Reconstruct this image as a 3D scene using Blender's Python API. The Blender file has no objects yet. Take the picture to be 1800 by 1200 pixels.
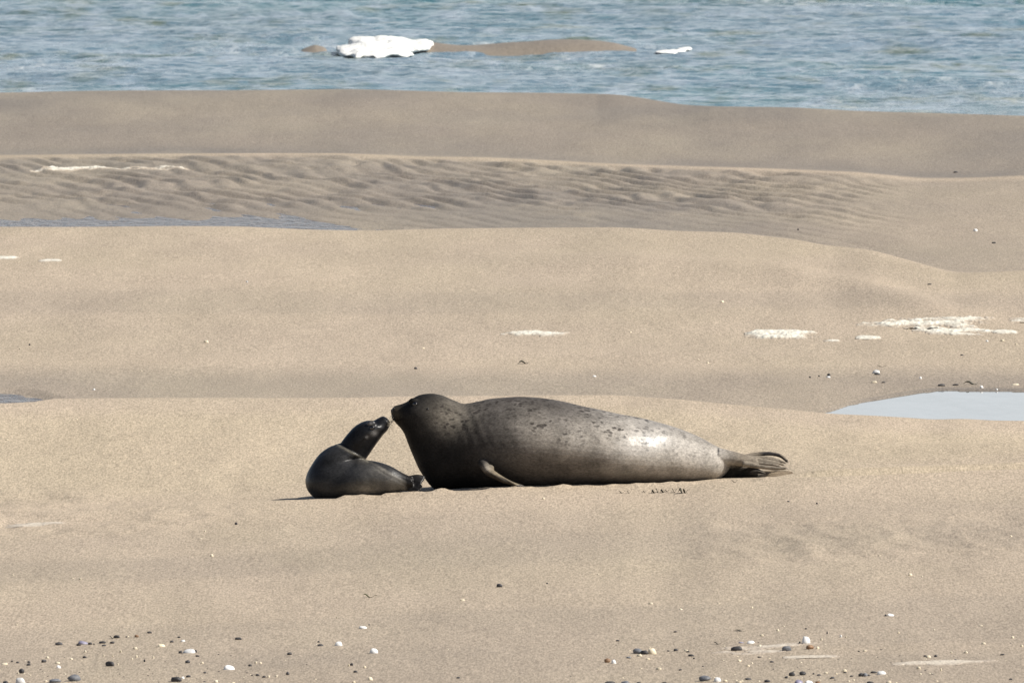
import bpy, bmesh, math, random
import numpy as np
from mathutils import Vector, Matrix
from mathutils.bvhtree import BVHTree

scene = bpy.context.scene
COL = scene.collection

# ------------------------------------------------------------------ camera
CAM_H = 4.0                       # camera height above the sand where the seals lie, 60 m away
FOCAL = 533.3
KPX = 36.0 / FOCAL / 1800.0       # tangent of one photograph pixel
PITCH = math.atan(CAM_H / 60.0) - math.atan(255 * KPX)
cd = bpy.data.cameras.new('camera'); cam = bpy.data.objects.new('camera', cd); COL.objects.link(cam)
cd.sensor_width = 36.0; cd.lens = FOCAL
cd.clip_start = 0.5; cd.clip_end = 9000.0
cam.location = (0, 0, CAM_H)
cam.rotation_euler = (math.pi / 2 - PITCH, 0, 0)
cd.dof.use_dof = True; cd.dof.focus_distance = 60.0; cd.dof.aperture_fstop = 34.0
scene.camera = cam

# ------------------------------------------------------------------ light
SUN = Vector((0.70, -0.13, 0.67)).normalized()
world = bpy.data.worlds.new('World'); scene.world = world; world.use_nodes = True
wn = world.node_tree.nodes; wl = world.node_tree.links
sky = wn.new('ShaderNodeTexSky'); sky.sky_type = 'NISHITA'; sky.sun_disc = False
sky.sun_elevation = math.asin(SUN.z); sky.sun_rotation = math.atan2(SUN.x, SUN.y)
sky.air_density = 1.0; sky.dust_density = 1.6; sky.ozone_density = 1.0
bg = wn['Background']; bg.inputs['Strength'].default_value = 0.06
# pale sea haze low over the whole horizon, as the pools mirror it
wtc = wn.new('ShaderNodeTexCoord'); wsep = wn.new('ShaderNodeSeparateXYZ'); wl.new(wtc.outputs['Generated'], wsep.inputs[0])
wmr = wn.new('ShaderNodeMapRange'); wmr.interpolation_type = 'SMOOTHERSTEP'
for nm_, val_ in (('From Min', -0.02), ('From Max', 0.26), ('To Min', 0.92), ('To Max', 0.0)): wmr.inputs[nm_].default_value = val_
wl.new(wsep.outputs['Z'], wmr.inputs['Value'])
wmx = wn.new('ShaderNodeMix'); wmx.data_type = 'RGBA'; wmx.inputs[7].default_value = (13.9, 14.7, 15.5, 1)
wl.new(wmr.outputs['Result'], wmx.inputs[0]); wl.new(sky.outputs['Color'], wmx.inputs[6])
wl.new(wmx.outputs[2], bg.inputs['Color'])
sd = bpy.data.lights.new('sun', 'SUN'); sd.energy = 5.0; sd.angle = math.radians(0.53)
sd.color = (1.0, 0.955, 0.88)
sun = bpy.data.objects.new('sun', sd); COL.objects.link(sun)
sun.rotation_euler = (-SUN).to_track_quat('-Z', 'Y').to_euler()
scene.view_settings.view_transform = 'Standard'; scene.view_settings.look = 'None'
scene.view_settings.gamma = 1.0; scene.view_settings.exposure = 0.23
scene.view_settings.use_curve_mapping = False

# ------------------------------------------------------------------ helpers
cp, sp = math.cos(PITCH), math.sin(PITCH)

def raydir(u, v):
    a = (u - 900.0) * KPX; b = -(v - 600.0) * KPX
    return a, cp + b * sp, -sp + b * cp

def pt(u, v, d):
    """point of the place seen at photograph pixel (u, v) at distance d along the beach"""
    a, y, z = raydir(u, v); s = d / y
    return Vector((a * s, d, CAM_H + z * s))

def zat(v, d):
    b = -(v - 600.0) * KPX
    return CAM_H + d * (-sp + b * cp) / (cp + b * sp)

def tag(o, label=None, cat=None, group=None, kind=None):
    if label: o['label'] = label
    if cat: o['category'] = cat
    if group: o['group'] = group
    if kind: o['kind'] = kind
    return o

def link(name, mesh, mat=None, parent=None, loc=None):
    o = bpy.data.objects.new(name, mesh); COL.objects.link(o)
    if mat and not mesh.materials: mesh.materials.append(mat)
    if parent: o.parent = parent
    if loc is not None: o.location = loc
    return o

def empty(name, loc):
    o = bpy.data.objects.new(name, None); COL.objects.link(o); o.location = loc
    o.empty_display_size = 0.1
    return o

def smooth(me):
    me.polygons.foreach_set('use_smooth', np.ones(len(me.polygons), bool)); me.update()

def lerpc(u, pts):
    xs, ys = zip(*pts)
    return np.interp(u, xs, ys)

def pchip(x, y, xq):
    h = np.diff(x); dl = np.diff(y) / h
    m = np.zeros_like(y)
    for i in range(1, len(x) - 1):
        if dl[i - 1] * dl[i] > 0:
            w1 = 2 * h[i] + h[i - 1]; w2 = h[i] + 2 * h[i - 1]
            m[i] = (w1 + w2) / (w1 / dl[i - 1] + w2 / dl[i])
    m[0] = dl[0]; m[-1] = dl[-1]
    i = np.clip(np.searchsorted(x, xq) - 1, 0, len(x) - 2)
    t = np.clip((xq - x[i]) / h[i], 0, 1)
    return ((1 + 2*t) * (1-t)**2 * y[i] + t * (1-t)**2 * h[i] * m[i]
            + t*t * (3-2*t) * y[i+1] + t*t * (t-1) * h[i] * m[i+1])

_tabs = {}
def vnoise(x, y, seed):
    """smooth value noise in -1..1"""
    if seed not in _tabs:
        _tabs[seed] = np.random.RandomState(seed).rand(256, 256) * 2 - 1
    T = _tabs[seed]
    xi = np.floor(x).astype(np.int64); yi = np.floor(y).astype(np.int64)
    fx = x - xi; fy = y - yi
    fx = fx*fx*fx*(fx*(fx*6-15)+10); fy = fy*fy*fy*(fy*(fy*6-15)+10)
    a = T[xi & 255, yi & 255]; b = T[(xi+1) & 255, yi & 255]
    c = T[xi & 255, (yi+1) & 255]; d = T[(xi+1) & 255, (yi+1) & 255]
    return (a*(1-fx)+b*fx)*(1-fy) + (c*(1-fx)+d*fx)*fy

def fbm(x, y, seed, octs=4, gain=0.5):
    s = np.zeros(np.broadcast(x, y).shape); a = 1.0; n = 0.0
    for i in range(octs):
        ca, sa = math.cos(0.6 * i), math.sin(0.6 * i)
        s += a * vnoise((x*ca - y*sa) * 2**i + 17.3*i, (x*sa + y*ca) * 2**i + 5.1*i, seed + i)
        n += a; a *= gain
    return s / n

def sstep(a, b, x):
    t = np.clip((x - a) / (b - a), 0, 1); return t*t*(3-2*t)

# ------------------------------------------------------------------ materials
def mat(name):
    m = bpy.data.materials.new(name); m.use_nodes = True
    nt = m.node_tree; return m, nt.nodes, nt.links, nt.nodes['Principled BSDF']

def nd(nodes, t, **kw):
    n = nodes.new(t)
    for k, v in kw.items():
        if k in n.inputs.keys() if hasattr(n.inputs, 'keys') else False: n.inputs[k].default_value = v
        else: setattr(n, k, v)
    return n

def noise_node(nodes, links, vec, scale, detail=3.0, rough=0.55):
    n = nodes.new('ShaderNodeTexNoise'); n.inputs['Scale'].default_value = scale
    n.inputs['Detail'].default_value = detail; n.inputs['Roughness'].default_value = rough
    links.new(vec, n.inputs['Vector']); return n.outputs['Fac']

def mapping(nodes, links, vec, scale):
    n = nodes.new('ShaderNodeMapping'); n.inputs['Scale'].default_value = scale
    links.new(vec, n.inputs['Vector']); return n.outputs['Vector']

def maprange(nodes, links, val, a, b, c, d):
    n = nodes.new('ShaderNodeMapRange')
    n.inputs['From Min'].default_value = a; n.inputs['From Max'].default_value = b
    n.inputs['To Min'].default_value = c; n.inputs['To Max'].default_value = d
    links.new(val, n.inputs['Value']); return n.outputs['Result']

def math_node(nodes, links, op, a, b):
    n = nodes.new('ShaderNodeMath'); n.operation = op
    for i, x in enumerate((a, b)):
        if isinstance(x, (int, float)): n.inputs[i].default_value = x
        else: links.new(x, n.inputs[i])
    return n.outputs[0]

def mixcol(nodes, links, fac, a, b, blend='MIX'):
    n = nodes.new('ShaderNodeMix'); n.data_type = 'RGBA'; n.blend_type = blend
    for i, x in ((0, fac), (6, a), (7, b)):
        if isinstance(x, (int, float)): n.inputs[i].default_value = x
        elif isinstance(x, tuple): n.inputs[i].default_value = (*x, 1.0)
        else: links.new(x, n.inputs[i])
    return n.outputs[2]

def bump(nodes, links, height, strength, dist, normal=None):
    n = nodes.new('ShaderNodeBump'); n.inputs['Strength'].default_value = strength
    n.inputs['Distance'].default_value = dist
    links.new(height, n.inputs['Height'])
    if normal: links.new(normal, n.inputs['Normal'])
    return n.outputs['Normal']

def attr(nodes, name, out='Fac'):
    n = nodes.new('ShaderNodeAttribute'); n.attribute_name = name; return n.outputs[out]

def make_sand():
    m, N, L, B = mat('sand')
    pos = N.new('ShaderNodeNewGeometry').outputs['Position']
    wet = attr(N, 'wet'); warm = attr(N, 'warm')
    dry = mixcol(N, L, warm, (0.462, 0.376, 0.285), (0.468, 0.385, 0.28))
    col = mixcol(N, L, wet, dry, (0.235, 0.198, 0.158))
    # large soft patches of colour (greenish film, pale dry patches)
    p1 = noise_node(N, L, mapping(N, L, pos, (0.9, 0.28, 1)), 1.0, 4)
    col = mixcol(N, L, maprange(N, L, p1, 0.42, 0.72, 0, 0.42), col, (0.41, 0.345, 0.245))
    p2 = noise_node(N, L, mapping(N, L, pos, (3.2, 0.5, 1)), 1.0, 5, 0.65)
    b2 = maprange(N, L, p2, 0.3, 0.7, 0.91, 1.08)
    # grains and broken shell
    g1 = noise_node(N, L, mapping(N, L, pos, (135, 17, 135)), 1.0, 2, 0.7)
    b1 = maprange(N, L, g1, 0.28, 0.72, 0.66, 1.34)
    g2 = noise_node(N, L, pos, 260.0, 1)
    b3 = maprange(N, L, g2, 0.3, 0.7, 0.86, 1.14)
    br = math_node(N, L, 'MULTIPLY', math_node(N, L, 'MULTIPLY', b1, b2), b3)
    n = N.new('ShaderNodeCombineXYZ')
    for i in range(3): L.new(br, n.inputs[i])
    col = mixcol(N, L, 1.0, col, n.outputs[0], 'MULTIPLY')
    L.new(col, B.inputs['Base Color'])
    L.new(maprange(N, L, wet, 0, 1, 0.92, 0.48), B.inputs['Roughness'])
    L.new(maprange(N, L, wet, 0, 1, 0.15, 0.42), B.inputs['Specular IOR Level'])
    h1 = noise_node(N, L, mapping(N, L, pos, (26, 9, 26)), 1.0, 5, 0.65)
    h0 = noise_node(N, L, mapping(N, L, pos, (7, 2.2, 7)), 1.0, 4, 0.6)
    nm = bump(N, L, h0, 0.3, 0.014)
    nm = bump(N, L, h1, 0.7, 0.007, nm)
    nm = bump(N, L, g2, 0.5, 0.002, nm)
    L.new(nm, B.inputs['Normal'])
    return m

def make_water(name, base, rough, scale, strength, dist):
    m, N, L, B = mat(name)
    pos = N.new('ShaderNodeNewGeometry').outputs['Position']
    B.inputs['Base Color'].default_value = (*base, 1); B.inputs['Roughness'].default_value = rough
    B.inputs['IOR'].default_value = 1.33
    h = noise_node(N, L, mapping(N, L, pos, scale), 1.0, 3)
    L.new(bump(N, L, h, strength, dist), B.inputs['Normal'])
    return m

def make_sea():
    m, N, L, B = mat('sea_water')
    pos = N.new('ShaderNodeNewGeometry').outputs['Position']
    foam = attr(N, 'foam')
    p = noise_node(N, L, mapping(N, L, pos, (0.35, 0.12, 1)), 1.0, 4)
    p2 = noise_node(N, L, mapping(N, L, pos, (1.6, 0.4, 1)), 1.0, 3)
    base = mixcol(N, L, maprange(N, L, p, 0.38, 0.62, 0, 1), (0.045, 0.165, 0.195), (0.12, 0.19, 0.20))
    pb = noise_node(N, L, mapping(N, L, pos, (0.10, 0.20, 1)), 1.0, 3)
    base = mixcol(N, L, maprange(N, L, pb, 0.42, 0.62, 0, 0.8), base, (0.165, 0.24, 0.305))
    base = mixcol(N, L, maprange(N, L, p2, 0.54, 0.68, 0, 0.85), base, (0.12, 0.145, 0.07))
    p3 = noise_node(N, L, mapping(N, L, pos, (2.6, 0.55, 1)), 1.3, 4, 0.65)
    base = mixcol(N, L, maprange(N, L, p3, 0.48, 0.64, 0, 0.85), base, (0.30, 0.37, 0.43))
    fn = noise_node(N, L, mapping(N, L, pos, (6, 1.3, 6)), 1.0, 5, 0.72)
    ff = maprange(N, L, math_node(N, L, 'ADD', foam, math_node(N, L, 'MULTIPLY', fn, 0.9)), 0.64, 0.92, 0, 0.9)
    L.new(mixcol(N, L, ff, base, (0.72, 0.74, 0.74)), B.inputs['Base Color'])
    L.new(maprange(N, L, ff, 0, 1, 0.16, 0.8), B.inputs['Roughness'])
    B.inputs['IOR'].default_value = 1.33
    h = noise_node(N, L, mapping(N, L, pos, (12, 5, 12)), 1.0, 4, 0.65)
    L.new(bump(N, L, h, 0.8, 0.03), B.inputs['Normal'])
    return m

def make_foam(name, edge, c0, c1, patchy):
    m, N, L, B = mat(name)
    pos = N.new('ShaderNodeNewGeometry').outputs['Position']
    n1 = noise_node(N, L, mapping(N, L, pos, (60, 20, 60)), 1.0, 4)
    col = mixcol(N, L, maprange(N, L, n1, 0.3, 0.7, 0, 1), c0, c1)
    if patchy:
        n2 = noise_node(N, L, mapping(N, L, pos, (30, 9, 30)), 1.0, 4, 0.7)
        f = math_node(N, L, 'ADD', attr(N, 'thick'), maprange(N, L, n2, 0.25, 0.75, -0.35, 0.35))
        col = mixcol(N, L, maprange(N, L, f, 0.22, 0.85, 0, 1), edge, col)
    L.new(col, B.inputs['Base Color'])
    B.inputs['Roughness'].default_value = 0.75
    L.new(bump(N, L, n1, 0.6, 0.008), B.inputs['Normal'])
    return m

def make_seal(name, spot_col, spot_amt, rough_lo, rough_hi, spec_lo, spec_hi):
    m, N, L, B = mat(name)
    oc = N.new('ShaderNodeTexCoord').outputs['Object']
    coat = attr(N, 'coat', 'Color'); spots = attr(N, 'spots'); dry = attr(N, 'dry')
    # blotches: small dark spots of uneven size
    wob = N.new('ShaderNodeTexNoise'); wob.inputs['Scale'].default_value = 22.0
    L.new(oc, wob.inputs['Vector'])
    add = N.new('ShaderNodeMix'); add.data_type = 'RGBA'; add.blend_type = 'ADD'; add.inputs[0].default_value = 0.045
    L.new(oc, add.inputs[6]); L.new(wob.outputs['Color'], add.inputs[7])
    vor = N.new('ShaderNodeTexVoronoi'); vor.inputs['Scale'].default_value = 42.0
    L.new(mapping(N, L, add.outputs[2], (0.8, 1, 1.25)), vor.inputs['Vector'])
    sp1 = maprange(N, L, vor.outputs['Distance'], 0.25, 0.45, 1, 0)
    big = noise_node(N, L, oc, 9.0, 3, 0.6)
    sp1 = math_node(N, L, 'MULTIPLY', sp1, maprange(N, L, big, 0.40, 0.52, 0, 1))
    fine = noise_node(N, L, oc, 60.0, 3, 0.7)
    sp2 = maprange(N, L, fine, 0.55, 0.68, 0, 0.55)
    sfac = math_node(N, L, 'MULTIPLY', math_node(N, L, 'MAXIMUM', sp1, sp2), spots)
    col = mixcol(N, L, math_node(N, L, 'MULTIPLY', sfac, spot_amt), coat, spot_col)
    fur = noise_node(N, L, mapping(N, L, oc, (90, 140, 140)), 1.0, 3, 0.75)
    v = maprange(N, L, fur, 0.28, 0.72, 0.60, 1.40)
    mott = maprange(N, L, noise_node(N, L, oc, 14.0, 4, 0.6), 0.3, 0.7, 0.70, 1.30)
    v = math_node(N, L, 'MULTIPLY', v, mott)
    cx = N.new('ShaderNodeCombineXYZ')
    for i in range(3): L.new(v, cx.inputs[i])
    L.new(mixcol(N, L, 1.0, col, cx.outputs[0], 'MULTIPLY'), B.inputs['Base Color'])
    L.new(maprange(N, L, attr(N, 'gloss'), 0, 1, rough_lo, rough_hi), B.inputs['Roughness'])
    L.new(maprange(N, L, attr(N, 'gloss'), 0, 1, spec_lo, spec_hi), B.inputs['Specular IOR Level'])
    h2 = noise_node(N, L, oc, 30.0, 3)
    nm = bump(N, L, fur, 0.35, 0.0016)
    nm = bump(N, L, h2, 0.35, 0.004, nm)
    L.new(nm, B.inputs['Normal'])
    return m

def make_plain(name, c0, c1, rough=0.6, scale=70.0, bumpd=0.0015, spec=0.4):
    m, N, L, B = mat(name)
    oc = N.new('ShaderNodeTexCoord').outputs['Object']
    rnd = N.new('ShaderNodeObjectInfo').outputs['Random']
    pos = N.new('ShaderNodeNewGeometry').outputs['Position']
    n1 = noise_node(N, L, pos, scale, 4, 0.65)
    c = mixcol(N, L, maprange(N, L, n1, 0.3, 0.7, 0, 1), c0, c1)
    k = maprange(N, L, rnd, 0, 1, 0.8, 1.15)
    cx = N.new('ShaderNodeCombineXYZ')
    for i in range(3): L.new(k, cx.inputs[i])
    L.new(mixcol(N, L, 1.0, c, cx.outputs[0], 'MULTIPLY'), B.inputs['Base Color'])
    B.inputs['Roughness'].default_value = rough; B.inputs['Specular IOR Level'].default_value = spec
    L.new(bump(N, L, n1, 0.6, bumpd), B.inputs['Normal'])
    return m

M_SAND = make_sand()
M_SEA = make_sea()
M_POOL = make_water('pool_water', (0.15, 0.155, 0.15), 0.03, (3.5, 0.6, 1), 0.35, 0.012)
M_CHANNEL = make_water('channel_water', (0.13, 0.105, 0.09), 0.22, (16, 5, 1), 1.0, 0.05)
M_FOAM = make_foam('foam', (0.43, 0.36, 0.28), (0.62, 0.575, 0.47), (0.78, 0.75, 0.66), True)
M_WAVE = make_foam('wave_foam', None, (0.76, 0.75, 0.71), (0.85, 0.85, 0.82), False)
M_FILM = make_foam('dried_foam_and_highlight', (0.43, 0.36, 0.285), (0.52, 0.45, 0.36), (0.64, 0.57, 0.47), True)
M_SEAL = make_seal('seal_coat', (0.035, 0.030, 0.027), 0.85, 0.55, 0.37, 0.03, 1.0)
M_PUP = make_seal('pup_coat', (0.012, 0.011, 0.011), 0.5, 0.34, 0.40, 0.12, 0.6)
M_EYE = make_plain('eye', (0.006, 0.005, 0.005), (0.012, 0.010, 0.010), 0.06, 40, 0.0, 0.8)
M_NOSE = make_plain('nose_skin', (0.012, 0.011, 0.011), (0.02, 0.018, 0.018), 0.35)
M_WHISK = make_plain('whisker', (0.55, 0.48, 0.36), (0.65, 0.58, 0.45), 0.4)
M_CLAW = make_plain('claw', (0.05, 0.04, 0.035), (0.10, 0.085, 0.07), 0.4)
M_DARK = make_plain('dark_stone', (0.030, 0.029, 0.032), (0.085, 0.080, 0.080), 0.6)
M_GREY = make_plain('grey_stone', (0.11, 0.115, 0.13), (0.23, 0.235, 0.25), 0.6)
M_BROWN = make_plain('brown_stone', (0.16, 0.085, 0.045), (0.30, 0.19, 0.11), 0.6)
M_WHITE = make_plain('white_shell', (0.72, 0.71, 0.69), (0.84, 0.83, 0.80), 0.45)
M_CREAM = make_plain('cream_shell', (0.62, 0.52, 0.36), (0.78, 0.70, 0.54), 0.5)
M_LILAC = make_plain('mussel_shell', (0.16, 0.15, 0.22), (0.34, 0.32, 0.40), 0.4)
M_WEED = make_plain('seaweed', (0.020, 0.018, 0.012), (0.05, 0.045, 0.022), 0.5)
M_GREENWEED = make_plain('green_seaweed', (0.04, 0.045, 0.012), (0.10, 0.10, 0.03), 0.5)

# ------------------------------------------------------------------ the beach
U = np.arange(-700.0, 2501.0, 10.0)
LINE = [(-700, 925), (0, 899), (300, 890), (430, 884), (510, 880.5), (560, 877), (650, 872), (740, 865), (830, 858.5),
        (914, 855), (1010, 854), (1100, 851.5), (1160, 853), (1200, 850.5), (1264, 843.5), (1340, 843), (1400, 838), (1600, 831), (1800, 825), (2500, 812)]
C1 = [(-700, 708), (0, 704), (300, 702), (640, 700), (800, 697), (1080, 695), (1200, 703), (1300, 713), (1400, 722),
      (1450, 728), (1540, 733), (1600, 737), (1640, 741), (1690, 739), (1740, 742), (1800, 742), (2500, 750)]
C2 = [(-700, 402), (0, 400), (300, 399), (420, 400), (540, 405), (650, 407), (760, 403), (900, 402), (1090, 401), (1200, 408), (1290, 410),
      (1400, 423), (1450, 434), (1520, 440), (1560, 450), (1620, 468), (1680, 485), (1800, 480), (2500, 470)]
C3 = [(-700, 280), (0, 276), (350, 272), (600, 272), (720, 279), (850, 281), (1100, 292), (1300, 298), (1500, 306), (1620, 316), (1700, 315), (1800, 311), (2500, 300)]
C4 = [(-700, 166), (0, 163), (170, 159), (420, 158), (620, 155.5), (800, 162), (960, 164), (1080, 166), (1130, 173), (1200, 186), (1260, 189), (1400, 191), (1500, 197),
      (1650, 201), (1800, 205), (2500, 215)]

def smooth1(a, n=5):
    k = np.ones(n) / n
    return np.convolve(np.pad(a, n // 2, mode='edge'), k, 'valid')
vL, v1, v2, v3, v4 = [smooth1(lerpc(U, c), 5) for c in (LINE, C1, C2, C3, C4)]
o_ = np.ones_like(U)
d1 = lerpc(U, [(0, 65.0), (1100, 65.0), (1500, 63.6), (1800, 63.4)])
d2 = smooth1(lerpc(U, [(0, 79), (1000, 79), (1300, 78.2), (1500, 76.8), (1680, 74.6), (1800, 74.8)]), 9)
d3 = lerpc(U, [(0, 88.6), (900, 88.2), (1500, 86.6), (1800, 86.4)])
d4 = lerpc(U, [(0, 97), (1050, 97), (1250, 94.5), (1800, 93.8)])
zL = zat(vL, 59.78)
z1, z2, z3, z4 = zat(v1, d1), zat(v2, d2), zat(v3, d3), zat(v4, d4)
POOL_Z, LEFT_Z, CHAN_Z, SEA_Z = -0.012, -0.022, 0.0, -0.05
chan = 1 - sstep(380, 800, U)
rows = [(-300*o_, 9*o_), (-30*o_, 2.6*o_), (0*o_, 2.2*o_), (15*o_, 1.1*o_), (32*o_, 0.25*o_), (44*o_, -0.02 + 0.5*zL),
        (50*o_, -0.035 + 0.55*zL), (55*o_, -0.018 + 0.75*zL), (59.2*o_, zL - 0.004), (59.78*o_, zL), (60.3*o_, zL - 0.012), (61.6*o_, 0.85*zL + 0.0*o_),
        (d1 - 1.4, 0.6*z1 + 0.25*zL), (d1, z1), (d1 + 1.0, np.minimum(z1 - 0.035, -0.006)), (67.3*o_, zat(668, 67.3)*o_ + 0.004),
        (69.5*o_, 0.0*o_), (72.0*o_, 0.45*z2), (d2 - 1.2, 0.86*z2), (d2, z2), (d2 + 1.3, -0.030*chan + 0.016*(1-chan)), (d2 + 2.6, -0.004*chan + 0.020*(1-chan)),
        (83.6*o_, 0.012*o_), (d3, z3), (d3 + 1.3, np.minimum(z3 - 0.03, 0.004)), (92*o_, 0.35*z4), (d4, z4), (d4 + 1.2, -0.09*o_),
        (105*o_, -0.35*o_), (140*o_, -2.5*o_), (600*o_, -12*o_), (5000*o_, -30*o_)]
RD = np.array([r[0] for r in rows]); RZ = np.array([r[1] for r in rows])
def grow(start, end, step, ratio):
    out = [start]
    while out[-1] < end: out.append(out[-1] + step); step *= ratio
    return out[1:]
xd = np.arange(-5.0, 5.0001, 0.018)
xo = np.array(grow(5.0, 500, 0.06, 1.17))
XS = np.concatenate([-xo[::-1], xd, xo])
yn = 46 - np.array(grow(0, 300, 0.08, 1.2))
YS = np.concatenate([yn[::-1], np.arange(46, 71, 0.045), np.arange(71, 79.5, 0.075), np.arange(79.5, 89.5, 0.04), np.arange(89.5, 99, 0.075), 99 + np.array([0] + grow(0, 900, 0.12, 1.16))])
prof = np.empty((len(U), len(YS)))
for i in range(len(U)):
    prof[i] = pchip(RD[:, i], RZ[:, i], YS)
GX, GY = np.meshgrid(XS, YS, indexing='ij')
GU = 900 + GX * cp / (np.maximum(GY, 45.0) * KPX)
ui = np.clip((GU - U[0]) / 10.0, 0, len(U) - 1.001); i0 = ui.astype(int); ft = ui - i0
jj = np.broadcast_to(np.arange(len(YS)), GX.shape)
Z = prof[i0, jj] * (1 - ft) + prof[i0 + 1, jj] * ft
D1 = np.interp(GU, U, d1); D2 = np.interp(GU, U, d2); D3 = np.interp(GU, U, d3); D4 = np.interp(GU, U, d4)
Z += 0.028 * np.exp(-((GY - (D2 - 3.0)) / 0.8)**2) * sstep(800, 1050, GU) * (1 - sstep(1600, 1800, GU))
inland = 1 - sstep(30, 46, np.abs(GX))
# soft irregularities
Z += 0.008 * fbm(GX*0.45, GY*0.16, 3, 3) * sstep(40, 46, GY)
Z += 0.0028 * fbm(GX*1.7, GY*0.5, 9, 3) * sstep(44, 50, GY)
# small sand relief behind the seals
near = sstep(60.0, 61.2, GY) * (1 - sstep(D1 - 1.2, D1 - 0.2, GY))
Z += near * 0.007 * (fbm(GX*4.2, GY*1.5, 21, 4, 0.6))
# rippled channel bed
rip = (0.35 + 0.65*sstep(D2 + 3.0, D2 + 4.6, GY)) * sstep(D2 + 0.8, D2 + 1.6, GY) * (1 - sstep(D3 - 0.5, D3 + 0.1, GY)) * (1 - sstep(1380, 1650, GU)) * (0.75 + 0.25 * sstep(0, 250, GU))
wx = GX + 0.10 * fbm(GX*1.1, GY*0.7, 31, 2); wy = GY + 0.5 * fbm(GX*0.8, GY*0.5, 37, 2)
wy = GY + 0.25 * fbm(GX*0.8, GY*0.5, 37, 2)
ph = 2*np.pi*(GX/0.20 + 1.45*wy + 0.7*fbm(GX*2.3, GY*0.9, 41, 2))
rv = np.sin(ph) + 0.3*np.sin(2*ph + 0.8)
ra = 0.35 + 0.65*sstep(-0.45, 0.3, fbm(GX*4.5, GY*1.5, 43, 2))
ra *= 0.7 + 0.3*sstep(-0.3, 0.3, fbm(GX*0.8, GY*0.4, 47, 2))
Z += rip * (0.0115 * rv * ra + 0.016 * fbm(GX*6.0, GY*2.0, 49, 3) + 0.006 * fbm(GX*1.6, GY*0.8, 51, 2))
# patch of ripples on the right of the foreground, and on the left
def patch(u0, u1, ya, yb, soft=80):
    return sstep(u0 - soft, u0 + soft, GU) * (1 - sstep(u1 - soft, u1 + soft, GU)) * sstep(ya - .5, ya + .5, GY) * (1 - sstep(yb - .5, yb + .5, GY))
pr = patch(1220, 1900, 55.6, 57.6) + 0.8 * patch(-200, 470, 58.2, 61, 120)
Z += pr * 0.010 * (0.5 - np.abs(fbm(GX*5.0 + 0.5*GY, GY*1.6, 53, 3)) * 2.0)
# pools: carved so that a level sheet of water meets the sand along the shore line
shore_far = smooth1(lerpc(U, [(1300, 64.0), (1430, 64.75), (1460, 65.1), (1510, 65.65), (1580, 66.15), (1650, 66.5), (1800, 66.45), (2000, 66.4), (2200, 65.4), (2300, 64.0)]), 3)
SF = np.interp(GU, U, shore_far); SN = np.interp(GU, U, lerpc(U, [(1300, 65.2), (1460, 64.75), (1600, 64.35), (1800, 64.1), (2100, 64.2), (2300, 65.2)]))
def carve(Z, t, zp, depth, rim):
    w = sstep(-1, -0.15, t)
    return Z * (1 - w) + (zp - np.where(t > 0, depth, rim) * t) * w
tt = np.minimum(SF - GY, GY - SN) + 0.06 * fbm(GX*3, GY*2, 61, 3)
Z = carve(Z, np.clip(tt / 0.45, -1, 1), POOL_Z, 0.03, 0.02)
gw = sstep(1320, 1450, GU) * (1 - sstep(2300, 2450, GU)) * sstep(62.8, 63.6, GY) * (1 - sstep(66.9, 67.6, GY)) * (tt <= 0)
Z = Z + gw * (np.maximum(Z, POOL_Z + 0.006) - Z)
tl = np.minimum(66.42 - np.maximum(0, GU - 0) * 0.0042 - GY, GY - 65.3) + 0.2 * fbm(GX*2, GY*2, 67, 3)
tl = tl + 0.15 * fbm(GX*6, GY*3, 68, 2)
tl = tl - np.maximum(0, GU - 60) * 0.009
Z = carve(Z, np.clip(tl / 0.5, -1, 1), LEFT_Z, 0.03, 0.02)
# rim of pushed-up sand along the animals
lip = np.exp(-((GY - 59.80) / 0.10)**2) * sstep(535, 600, GU) * (1 - sstep(1330, 1420, GU))
Z += lip * 0.022 * np.clip(fbm(GX*11, GY*4, 71, 3) + 0.05, -0.15, 1)
drag = np.exp(-((GY - 59.95) / 0.22)**2) * sstep(1360, 1460, GU)
Z += drag * 0.020 * np.sin((GY - 59.95)*16 + 0.6*fbm(GX*2, GY, 73, 2))

wet = np.zeros_like(Z)
nz = fbm(GX*0.9, GY*0.35, 81, 4)
band = lambda a, b, s: sstep(a - s, a + s, GY) * (1 - sstep(b - s, b + s, GY))
wet = np.maximum(wet, 0.90 * sstep(D2 + 0.2, D2 + 1.0, GY) * (1 - sstep(D3 - 0.6, D3 + 0.4, GY)) * (1.0 - 0.45 * sstep(1100, 1700, GU)))
wet = np.maximum(wet, 0.90 * sstep(D3 - 0.1, D3 + 0.8, GY))
wet = np.maximum(wet, 0.95 * sstep(D3 + 0.2, D3 + 1.0, GY) * (1 - sstep(D3 + 1.4, D3 + 4.5, GY)))
wet = np.maximum(wet, 0.55 * sstep(D1 + 0.05, D1 + 0.4, GY) * (1 - sstep(67.0, 69.0, GY)))
wet = np.maximum(wet, 0.9 * sstep(-0.75, 0.0, tt / 0.6)); wet = np.maximum(wet, 0.6 * sstep(-0.6, 0.0, tl / 0.9))
wet = np.maximum(wet, 0.30 * sstep(69, 67, GY) * sstep(D1, D1 + 1, GY))
wet = np.maximum(wet, 0.22 * (1 - sstep(57.5, 59.4, GY)))
wet = np.maximum(wet, 0.42 * (1 - sstep(50.5, 53.5, GY + nz * 1.5)))
wet = np.maximum(wet, 0.16 * sstep(67, 69, GY))
wet = np.clip(wet + 0.14 * nz * (0.4 + wet) , 0, 1)
wet = np.where(GY > D4 + 0.3, 0.9, wet)
warm = near * 0.9 + 0.5 * np.exp(-((GY - D2 + 0.3) / 0.8)**2) + 0.25 * sstep(59, 59.8, GY) * (1 - sstep(60, 61, GY))
drag = drag * (GY > 59.7)
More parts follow.
